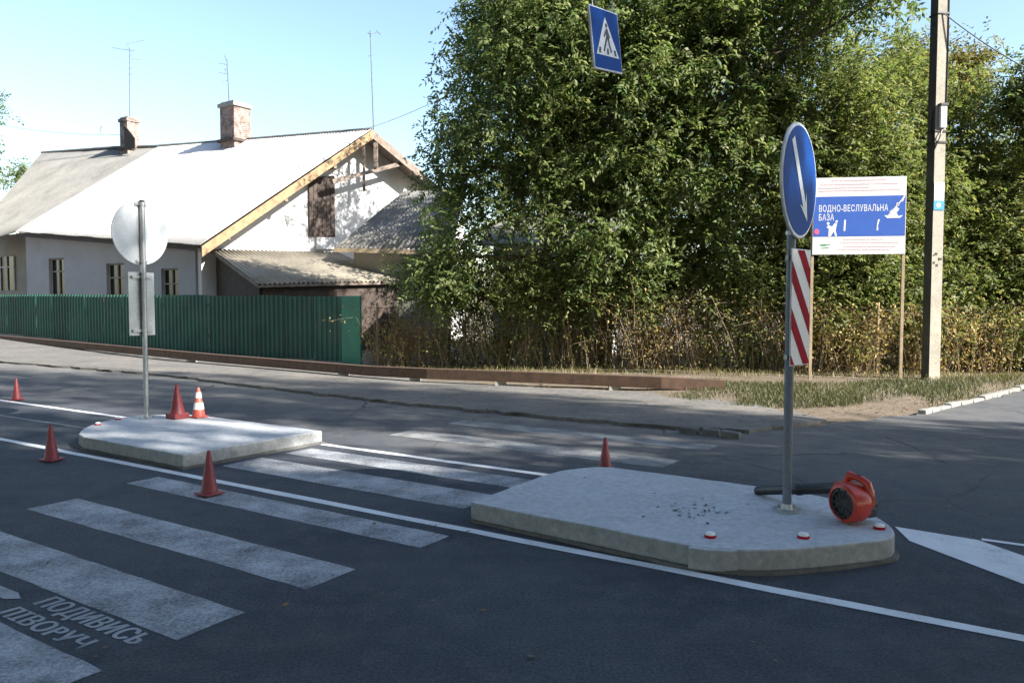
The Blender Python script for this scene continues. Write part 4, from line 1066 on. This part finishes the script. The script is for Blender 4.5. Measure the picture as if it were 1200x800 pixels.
# ------------------------------------------------------------------ plants
def unit(v): return v / np.maximum(np.linalg.norm(v, axis=-1, keepdims=True), 1e-6)
def leaf_quads(P, D, Nn, L, Wd, rg):
    """folded leaf: base, side, tip, side"""
    S = unit(np.cross(D, Nn)); U = np.cross(S, D)
    mid = P + D * (L * .45)[:, None]
    droop = U * (L * .12)[:, None]
    return np.stack([P, mid + S * (Wd / 2)[:, None] + droop, P + D * L[:, None] - droop * .8, mid - S * (Wd / 2)[:, None] + droop], 1).reshape(-1, 3)
def crown(lobes, n_twigs, per, k, leaf, rg, shell=.45, droop=.35, spread=.45, aspect=.42):
    """lobes: (centre, (rx,ry,rz)); compound leaves hung from twig ends through the lobes' volume"""
    vol = np.array([r[0] * r[1] * r[2] for c, r in lobes]) ** .8; idx = rg.choice(len(lobes), n_twigs, p=vol / vol.sum())
    cen = np.array([list(c) for c, r in lobes])[idx]; rad = np.array([r for c, r in lobes])[idx]
    d = unit(rg.normal(size=(n_twigs, 3))); rr = (shell + (1.05 - shell) * rg.random(n_twigs) ** .7)[:, None]
    bump_ = 1 + .16 * np.sin(d[:, :1] * 7 + idx[:, None]) + .14 * np.sin(d[:, 2:] * 9 + idx[:, None] * 2)
    T = cen + d * rad * rr * bump_
    n = n_twigs * per
    T2 = np.repeat(T, per, 0); O = np.repeat(d, per, 0)
    base = T2 + rg.normal(size=(n, 3)) * spread * .5
    rd = unit(O * .5 + rg.normal(size=(n, 3)) * .75 + np.array([0, 0, -droop])); rl = leaf * 2.6 * rg.uniform(.6, 1.2, n)
    nm = unit(rg.normal(size=(n, 3)) * .55 + np.array([0, 0, 1.0]) + O * .4)
    side = unit(np.cross(rd, nm))
    out = []
    for q in range(k):
        f = (q // 2 + 1) / (k // 2 + .5); sg = 1 if q % 2 else -1
        last = q == k - 1
        P = base + rd * (rl * f)[:, None]
        D = unit(rd * (1.0 if last else .55) + side * (0 if last else sg) + rg.normal(size=(n, 3)) * .18 + np.array([0, 0, -.25 * droop]))
        L = leaf * rg.uniform(.55, 1.35, n); out.append(leaf_quads(P, D, unit(nm + rg.normal(size=(n, 3)) * .3), L, L * aspect * rg.uniform(.8, 1.2, n), rg))
    return np.concatenate(out), T
def branchy(mb, trunk_pts, radii, lobes, twigs, rg, n_twig=60, tw_r=.012):
    mb.tube(trunk_pts, radii, 10)
    top = Vector(trunk_pts[-1]); low = Vector(trunk_pts[max(len(trunk_pts) - 2, 0)])
    tips = []
    for i, (c, r) in enumerate(lobes):
        c = Vector(c); a = low + (top - low) * rg.random(); m_ = (a + c) / 2 + Vector(rg.normal(size=3) * .25) + ZV * .2
        rb = radii[-1] * rg.uniform(.4, .75); mb.tube([a, m_, c, c + (c - m_) * .35], [rb, rb * .7, rb * .4, rb * .15], 7); tips.append((m_, c))
    for i in rg.choice(len(twigs), min(n_twig, len(twigs)), replace=False):
        t = Vector(twigs[i]); m_, c = min(tips, key=lambda q: (q[1] - t).length)
        a = m_ + (c - m_) * rg.uniform(.4, 1.0); mm = (a + t) / 2 + Vector(rg.normal(size=3) * .12)
        mb.tube([a, mm, t], [tw_r * 1.6, tw_r, tw_r * .4], 5)
def L_(px, py, Y, rx, rz=None, ry=None):
    return (at(px, py, Y), (rx, ry or rx, rz or rx))
def tree(name, label, cat, base, lobes, trunk, radii, n, per, k, leaf, mat, seed, group=None, **kw):
    rg = np.random.default_rng(seed); root = thing(name, label, cat, base, group)
    v, T = crown(lobes, n, per, k, leaf, rg, **kw)
    mb = MB(); branchy(mb, trunk, radii, lobes, T, rg, 170, .017); mb.build('trunk', M['bark'], root, True)
    raw('crown', v, 0, mat, root)
    return root

wb = G(655, 432); wb = Vector((2.2, 18.7, 0))
wal = [L_(592, 25, 20, 1.15, 1.3), L_(552, 112, 20, 1.05, 1.0), L_(530, 195, 19.8, .85, .75), L_(590, 165, 19, 1.7), L_(650, 60, 19, 2.1), L_(640, -15, 20, 1.7), L_(715, 130, 18.4, 1.9), L_(740, 10, 19, 2.2),
       L_(820, 80, 18.4, 2.0), L_(830, -10, 19, 1.9), L_(895, 40, 18.4, 1.7), L_(640, 225, 18.6, 1.5, 1.0), L_(552, 275, 19, .95, .9), L_(530, 325, 18.6, .75, .6), L_(505, 300, 18.8, .5, .4), L_(715, 250, 18.2, 1.5, 1.3), L_(800, 210, 18.2, 1.7), L_(870, 170, 18.2, 1.6), L_(865, 285, 18, 1.1),
       L_(925, -20, 18, 1.5), L_(985, -35, 16.5, .85, .75), L_(1045, -12, 16.2, .65, .5), L_(770, 310, 18.2, 1.0, .7), L_(700, 312, 18.0, .9, .7)]
tree('walnut_tree', 'big dark green walnut tree overhanging the wire fence and the house gable', 'tree', wb, wal,
     [wb - ZV * .1, wb + Vector((.05, 0, 1.2)), wb + Vector((-.1, .05, 2.6)), wb + Vector((.15, .1, 4.4))], [.24, .20, .17, .12], 1750, 15, 7, .128, M['leaf_walnut'], 5, droop=.55, shell=.45, spread=.44)
r1b = Vector((7.9, 18.8, 0))
r1 = [L_(955, 130, 18, 1.5), L_(1000, 195, 17.8, 1.5), L_(1048, 135, 18.2, 1.2), L_(935, 250, 17.6, 1.1), L_(1030, 90, 19, .9, 1.1), L_(1010, 280, 17.6, 1.4), L_(1060, 230, 18, 1.3), L_(955, 345, 17.4, 1.0), L_(1050, 345, 17.6, 1.2), L_(985, 390, 17.2, .8, .7), L_(1065, 395, 17.4, .7, .7)]
tree('bushy_tree', 'olive green bushy tree rising behind the information board', 'tree', r1b, r1, [r1b - ZV * .1, r1b + Vector((-.1, 0, 1.4)), r1b + Vector((.1, .1, 3.2)), r1b + Vector((0, .1, 4.6))], [.15, .12, .10, .06], 1450, 14, 7, .100, M['leaf_olive'], 15, droop=.3, spread=.42)
r2b = Vector((11.2, 19.4, 0))
r2 = [L_(1125, 150, 18.6, 1.1, 1.0), L_(1150, 235, 18.4, 1.5), L_(1190, 205, 19, 1.2, 1.0), L_(1125, 330, 18, 1.3), L_(1200, 320, 18, 1.6), L_(1230, 240, 19, 1.4), L_(1110, 250, 18.2, 1.1), L_(1150, 390, 17.6, 1.0, .8), L_(1215, 395, 17.4, 1.2, .9), L_(1260, 330, 18, 1.6)]
tree('bushy_tree', 'yellowish green bushy tree to the side of the concrete pole away from the board', 'tree', r2b, r2, [r2b - ZV * .1, r2b + Vector((-.1, 0, 1.4)), r2b + Vector((.1, .1, 3.0)), r2b + Vector((0, .1, 4.0))], [.14, .12, .09, .06], 1450, 14, 7, .100, M['leaf_olive'], 25, droop=.3, spread=.42)
r3b = Vector((10.3, 19.9, 0))
r3 = [L_(1075, 85, 19.5, .55, .75), L_(1128, 92, 19.3, .45, .55), L_(1143, 75, 19.3, .28, .4), L_(1108, 110, 19.4, .6, .5)]
tree('slim_tree', 'slim tree with rusty turning leaves rising behind the concrete pole', 'tree', r3b, r3, [r3b - ZV * .1, r3b + Vector((-.1, 0, 2.4)), r3b + Vector((-.1, .1, 5.0))], [.08, .06, .04], 230, 7, 7, .11, M['leaf_rust'], 35, droop=.1)
r4b = Vector((13.6, 17.0, 0))
r4 = [L_(1222, 85, 17, .4, .3), L_(1208, 118, 17, .45, .35), L_(1245, 130, 17, .5, .6)]
tree('dark_tree', 'dark leafed tree reaching in at the edge of the frame beyond the pole', 'tree', r4b, r4, [r4b - ZV * .1, r4b + Vector((.1, 0, 2.4)), r4b + Vector((0, .1, 5.0))], [.10, .08, .05], 260, 7, 7, .12, M['leaf_walnut'], 45, droop=.3)
l1b = Vector((-27, 37.5, .4))
l1 = [L_(-34, 128, 37, 1.0, .6), L_(-10, 128, 37, .45, .35), L_(-32, 172, 37, 1.0, .7), L_(-90, 130, 38, 2.2), L_(-60, 200, 38, 2.0)]
tree('distant_tree', 'green tree at the far edge beyond the old grey roof', 'tree', l1b, l1, [l1b - ZV * .1, l1b + Vector((-1, 0, 4)), l1b + Vector((-1.6, .1, 8.0))], [.2, .16, .1], 500, 6, 7, .17, M['leaf_walnut'], 55, droop=.3)
l2b = at(26, 358, 60); l2b.z = 0
tree('distant_tree', 'tiny bush top peeping over the old grey roof ridge', 'tree', l2b, [(at(24, 196, 60), (1.0, 1.0, .6)), (at(28, 215, 60), (1.6, 1.5, .9))], [l2b, at(26, 260, 60), at(26, 215, 60)], [.3, .2, .1], 60, 6, 7, .22, M['leaf_walnut'], 56)

g1b = Vector((3.2, 26.5, 0))
g1 = [L_(600, 60, 27, 1.8), L_(620, 180, 26, 1.9), L_(690, 90, 26.5, 2.4), L_(760, 180, 26, 2.2), L_(840, 120, 26.5, 2.3), L_(900, 200, 26, 2.0), L_(700, 250, 26, 1.8), L_(820, 270, 25.5, 1.8), L_(760, 40, 27, 2.2), L_(900, 300, 25, 1.6), L_(960, 240, 24.5, 1.8), L_(1040, 260, 24, 1.8), L_(1120, 280, 24, 1.8), L_(1190, 270, 24, 1.6)]
tree('garden_tree', 'dense tree standing in the garden behind the big walnut tree', 'tree', g1b, g1, [g1b - ZV * .1, g1b + Vector((.1, 0, 2)), g1b + Vector((-.1, .1, 4)), g1b + Vector((0, 0, 6))], [.25, .2, .17, .1], 1700, 6, 7, .15, M['leaf_walnut'], 65, droop=.4)

# wire mesh fence from the green fence to beyond the pole
F0 = Vector((-3.70, 19.85, 0)); F1 = Vector((7.7, 16.35, 0)); F2 = Vector((12.6, 17.4, 0))
def mesh_fence():
    root = thing('wire_mesh_fence', 'rusty wire mesh fence overgrown with dry vines', 'fence', F0)
    mb = MB(); hh = 1.45
    for (a, b) in ((F0, F1), (F1, F2)):
        d = (b - a); L = d.length; d.normalize(); pit = .085
        k = -int(hh / pit)
        while k * pit < L:
            for sg in (1, -1):
                u0 = k * pit if sg > 0 else k * pit + hh; u1 = k * pit + hh if sg > 0 else k * pit
                z0, z1 = .05, .05 + hh
                p = [(u0, z0), (u1, z1)]
                # clip in u
                def cl(q, r):
                    (ua, za), (ub, zb) = q, r
                    if ua < 0: za += (zb - za) * (-ua) / (ub - ua); ua = 0
                    if ua > L: za += (zb - za) * (L - ua) / (ub - ua); ua = L
                    return ua, za
                A = cl(p[0], p[1]); B = cl(p[1], p[0])
                if abs(A[0] - B[0]) > .02: mb.tube([a + d * A[0] + ZV * A[1], a + d * B[0] + ZV * B[1]], .0028, 3, False)
            k += 1
        mb.tube([a + ZV * (hh + .04), b + ZV * (hh + .04)], .005, 4); mb.tube([a + ZV * .08, b + ZV * .08], .005, 4)
    mb.build('wire_mesh', M['rust'], root)
    for (a, b, n) in ((F0, F1, 6), (F1, F2, 3)):
        for i in range(n):
            p = a + (b - a) * (i / n + .02); mb = MB(); mb.tube([p - ZV * .1, p + ZV * 1.62], .03, 8); mb.build('post', M['rust'] if i % 2 else M['wood_post'], root, True)
mesh_fence()

# dry vines and scrub behind and over the mesh
def scrub(name, label, a, b, hgt, n_stem, n_leaf, mat, seed, group, leaf=.07, depth=.9):
    rg = np.random.default_rng(seed); c = (a + b) / 2; c.z = terrain(c.x, c.y)
    root = thing(name, label, 'shrub', c, group); mb = MB(); d = b - a; d.z = 0; L = d.length; d.normalize(); nr = Vector((-d.y, d.x, 0))
    pts = []
    for i in range(n_stem):
        u = rg.uniform(-.1, L + .1); w = rg.uniform(-.32, depth); p = a + d * u + nr * w; p.z = terrain(p.x, p.y)
        h = hgt * rg.uniform(.45, 1.12); lean = Vector((rg.normal() * .3, rg.normal() * .2, 0))
        q = [p - ZV * .03, p + lean * .35 * h + ZV * h * .4, p + lean * .8 * h + ZV * h * .8, p + lean * 1.3 * h + Vector((rg.normal() * .15, rg.normal() * .15, h * rg.uniform(.7, 1.0)))]
        r = rg.uniform(.004, .012); mb.tube(q, [r, r * .9, r * .7, r * .3], 4, False)
        for s in np.linspace(.15, 1, 7):
            k = min(int(s * 3), 2); f = s * 3 - k; pts.append(q[k] + (q[k + 1] - q[k]) * f)
    mb.build('stems', M['twig'], root)
    P = np.array([list(p) for p in pts]); idx = rg.choice(len(P), n_leaf); P = P[idx] + rg.normal(size=(n_leaf, 3)) * np.array([.13, .13, .12])
    P[:, 2] = np.maximum(P[:, 2], .04 + rg.random(n_leaf) * .1)
    D = unit(rg.normal(size=(n_leaf, 3)) + np.array([0, -.2, -.5])); Nn = unit(rg.normal(size=(n_leaf, 3)) + np.array([0, -.4, .6])); Ls = leaf * rg.uniform(.6, 1.4, n_leaf)
    raw('leaves', leaf_quads(P, D, Nn, Ls, Ls * .55, rg), 0, mat, root)
sp = [F0 + (F1 - F0) * k for k in np.linspace(0.01, 1, 8)]
names = [('dry_scrub', 'straw coloured dry scrub next to the green fence end panel', 'leaf_dry', 1.25, 1500), ('leafy_scrub', 'dull green scrub on the wire fence just past the dry straw patch', 'leaf_olive', 1.4, 1500),
         ('leafy_scrub', 'mixed green scrub below the white outbuilding', 'leaf_olive', 1.6, 2200), ('dry_scrub', 'reddish brown dry vines under the middle of the big tree', 'leaf_rust', 1.6, 1700),
         ('dry_scrub', 'pale yellow vines climbing the wire fence before the arrow sign', 'leaf_dry', 1.75, 3000), ('leafy_scrub', 'mixed yellow green scrub behind the striped marker board', 'leaf_olive', 1.6, 3400), ('dry_scrub', 'brown dry scrub at the foot of the information board', 'leaf_dry', 1.4, 2600)]
for i, (nm, lab, mt, hg, nl) in enumerate(names):
    scrub(nm, lab, sp[i] + Vector((0, -.05, 0)), sp[i + 1] + Vector((0, -.05, 0)), hg * 1.15, 150, int(nl * 1.7), M[mt], 60 + i, 'scrub along the wire fence')
scrub('dry_scrub', 'tall straw coloured scrub just beyond the concrete pole', F1 + Vector((.9, -.1, 0)), F1 + Vector((2.9, .25, 0)), 1.5, 110, 3200, M['leaf_dry'], 71, 'scrub along the wire fence')
scrub('leafy_scrub', 'green scrub reaching over the pale side street kerb', F1 + Vector((2.9, .3, 0)), F1 + Vector((5.4, .8, 0)), 1.7, 90, 3600, M['leaf_olive'], 72, 'scrub along the wire fence')
# darker shrubs filling the depth behind the fence
for i, (px, Y, lab) in enumerate(((545, 18.75, 'green shrub spilling over the wire fence before the white outbuilding'), (660, 18.1, 'green shrub spilling over the wire fence under the big tree'), (765, 17.75, 'green shrub spilling over the fence above the reddish vines'), (865, 17.4, 'green shrub above the pale yellow vines'), (990, 17.2, 'green shrub between the thin board posts'), (1150, 17.6, 'green shrub over the tall straw scrub beyond the pole'))):
    b = at(px, 358, Y); b.z = 0
    lob = [(b + Vector((random.uniform(-.9, .9), random.uniform(.1, .8), z)), (.85, .6, .45)) for z in (1.75, 2.0, 2.4, 2.2, 1.9)]
    tree('garden_shrub', lab, 'shrub', b, lob, [b - ZV * .05, b + ZV * .5, b + ZV * 1.2], [.05, .04, .03], 330, 6, 5, .10, M['leaf_olive' if i % 2 else 'leaf_walnut'], 80 + i, 'green shrubs along the wire fence')

# grass on the verge, dry grass along the fence foot, fallen leaves
def grass(name, region, n, h, seed, mat):
    rg = np.random.default_rng(seed); P = []
    while len(P) < n:
        px, py = rg.uniform(region[0], region[1]), rg.uniform(region[2], region[3])
        g = G(px, py)
        s_, t_ = ST(g)
        if region[4](px, py, rg): P.append((g.x, g.y, terrain(g.x, g.y)))
    P = np.array(P); P[:, :2] += rg.normal(size=(n, 2)) * .06
    a = rg.uniform(0, 6.28, n); hh = h * rg.uniform(.4, 1.3, n)
    tip = np.stack([np.cos(a) * hh * .6, np.sin(a) * hh * .6, hh], 1); sd = np.stack([-np.sin(a), np.cos(a), np.zeros(n)], 1) * (.004 + .004 * rg.random(n))[:, None]
    v = np.stack([P - sd, P + sd, P + tip * .6 + sd * .7 + np.array([0, 0, .1]) * hh[:, None], P + tip], 1)
    o = raw(name, v.reshape(-1, 3), 0, mat); o['kind'] = 'stuff'
def verge_ok(px, py, rg):
    # verge outline in the survey: a tongue of grass from the path to the side kerb
    up = 456 - max(0, px - 980) * .05; lo = 460 + 18 * max(0, math.sin((px - 770) / 340 * math.pi)) ** .6 if px < 1085 else 482 - (px - 1085) * .24
    if px < 840: up = 452
    clump = .5 + .5 * math.sin(px * .05) * math.sin(px * .017 + py * .2)
    return up < py < lo and rg.random() < clump ** 1.5 + (.2 if px > 860 else 0)
grass('verge_grass', (760, 1215, 441, 484, verge_ok), 17000, .075, 91, M['grass'])
grass('fence_grass', (430, 1200, 432, 452, lambda px, py, rg: 429 + (px - 430) * .022 < py < 438 + (px - 430) * .020), 3500, .11, 92, M['grass_dry'])
lp = []
rg_ = random.Random(12)
while len(lp) < 900:
    px, py = rg_.uniform(300, 1210), rg_.uniform(440, 500)
    s_, t_ = ST(G(px, py))
    if t_ > 9.0 and rg_.random() < (.15 if t_ < 12 else .8): lp.append((s_, t_))
P = []
for s_, t_ in lp: P.append((s_, t_))
o = flakes('fallen_leaves', P, .0, M['leaf_dead'], .07, 6)
me = o.data
co = np.empty(len(me.vertices) * 3, np.float32); me.vertices.foreach_get('co', co); co = co.reshape(-1, 3)
for i in range(len(co)):
    s_, t_ = ST(Vector(co[i])); base = terrain(float(co[i][0]), float(co[i][1]))
    co[i][2] += max(base + .012, .055 if (9.1 < t_ < 12.6 and s_ < -2.2) else base + .012)
me.vertices.foreach_set('co', co.ravel()); me.update()
lp = [(rg_.uniform(-3.4, -.4) , rg_.uniform(4.15, 6.25)) for _ in range(40)]
flakes('road_leaves', [q for q in lp if q[1] < 4.28 or q[1] > 6.1] + [(rg_.uniform(-9, 0), rg_.uniform(6.3, 8.9)) for _ in range(70)] + [(rg_.uniform(-9, 0), rg_.uniform(1.5, 4.1)) for _ in range(26)], .009, M['leaf_dead'], .045, 8)

# ------------------------------------------------------------------ unseen trees added to shade the crossing and block sky light
def unseen_shade_tree(n, per, spread, seed, label):
    root = thing('unseen_shade_tree', label, 'tree', (0, 0, 0), 'unseen trees added for shade')
    rg = np.random.default_rng(seed)
    lob = [(Vector((0, 0, 11)), (5.2, 5.2, 5.2)), (Vector((2.5, 1, 8)), (3.4, 3.4, 2.8)), (Vector((-2.6, -.8, 8.2)), (3.3, 3.3, 2.8)), (Vector((.3, -2.6, 7.8)), (3.2, 3.2, 2.6)), (Vector((-.4, 2.6, 8)), (3.2, 3.2, 2.6)), (Vector((.4, 0, 15.2)), (4.2, 4.2, 3.4))]
    v, T = crown(lob, n, per, 5, .40, rg, shell=.2, spread=spread, aspect=.62)
    mb = MB(); branchy(mb, [Vector((0, 0, -.1)), Vector((.1, 0, 2.5)), Vector((0, .1, 5)), Vector((.1, 0, 8))], [.34, .28, .24, .16], lob, T, rg, 40, .03); mb.build('trunk', M['bark'], root, True)
    raw('crown', v, 0, M['leaf_shade'], root); return root
dense = unseen_shade_tree(2600, 4, .8, 101, 'broad dense unseen tree added to shade the road and crossing')
SPOTS = [(17, -5, 1.2, 1), (17.5, 1.3, 1.3, .78), (24, -2.5, 1.35, .9), (25.5, 2.0, 1.4, .62), (24, -8, 1.2, 1), (33, -2, 1.4, 1), (-19, -9.5, 1.5, 1), (-9, -9, 1.5, 1), (1.5, -9.5, 1.45, 1), (-30, -10, 1.5, 1), (9, -12, 1.4, 1), (28, 1.6, 1.42, .45), (13.5, 7.3, .62, .85), (12, 7.9, .5, .9), (23, 3.0, 1.2, .32)]
for i, (s_, t_, k, wd) in enumerate(SPOTS):
    o = dense if i == 0 else copy_tree(dense)
    o.location = W(s_, t_, 0); o.rotation_euler.z = i * 1.3; o.scale = (k * wd, k * wd, k)
light = unseen_shade_tree(26, 40, 1.1, 102, 'slim open crowned unseen tree added to dapple the far lane')
for i, (s_, t_, k, wd) in enumerate([(16, 6.4, 1.4, .36), (18, 9.4, 1.55, .34), (21, 11.6, 1.5, .28), (25, 13.0, 1.75, .22)]):
    o = light if i == 0 else copy_tree(light)
    o.location = W(s_, t_, 0); o.rotation_euler.z = i * 2.1; o.scale = (k * wd, k * wd, k)

# ------------------------------------------------------------------ sun, sky, camera
world = bpy.data.worlds.new('World'); bpy.context.scene.world = world; world.use_nodes = True
nt = world.node_tree; bg = nt.nodes['Background']
sky = nt.nodes.new('ShaderNodeTexSky'); sky.sky_type = 'NISHITA'; sky.sun_disc = False
sky.sun_elevation = R(SUN_EL); sky.sun_rotation = R(SUN_AZ); sky.air_density = 1.25; sky.dust_density = .9; sky.ozone_density = 2.2
nt.links.new(sky.outputs[0], bg.inputs['Color']); bg.inputs['Strength'].default_value = .105
sd = bpy.data.lights.new('sun', 'SUN'); sd.energy = 5.0; sd.angle = R(.53); sd.color = (1.0, .96, .90)
so = bpy.data.objects.new('sun', sd); C.objects.link(so)
dv = Vector((math.sin(R(SUN_AZ)) * math.cos(R(SUN_EL)), math.cos(R(SUN_AZ)) * math.cos(R(SUN_EL)), math.sin(R(SUN_EL))))
so.rotation_euler = dv.to_track_quat('Z', 'Y').to_euler()
cd = bpy.data.cameras.new('camera'); cd.lens = 27; cd.sensor_width = 36; cd.sensor_fit = 'HORIZONTAL'; cd.clip_start = .05; cd.clip_end = 3000
co_ = bpy.data.objects.new('camera', cd); C.objects.link(co_); co_.location = (0, 0, H); co_.rotation_euler = (R(90) - PITCH, 0, 0)
sc = bpy.context.scene; sc.camera = co_
sc.view_settings.view_transform = 'Standard'; sc.view_settings.look = 'None'; sc.view_settings.exposure = 1.55; sc.view_settings.gamma = 1
sc.view_settings.use_curve_mapping = False
sc.cycles.max_bounces = 6; sc.cycles.diffuse_bounces = 3; sc.cycles.transmission_bounces = 3; sc.cycles.transparent_max_bounces = 4
for o in bpy.data.objects:
    if '_w' in o: del o['_w']
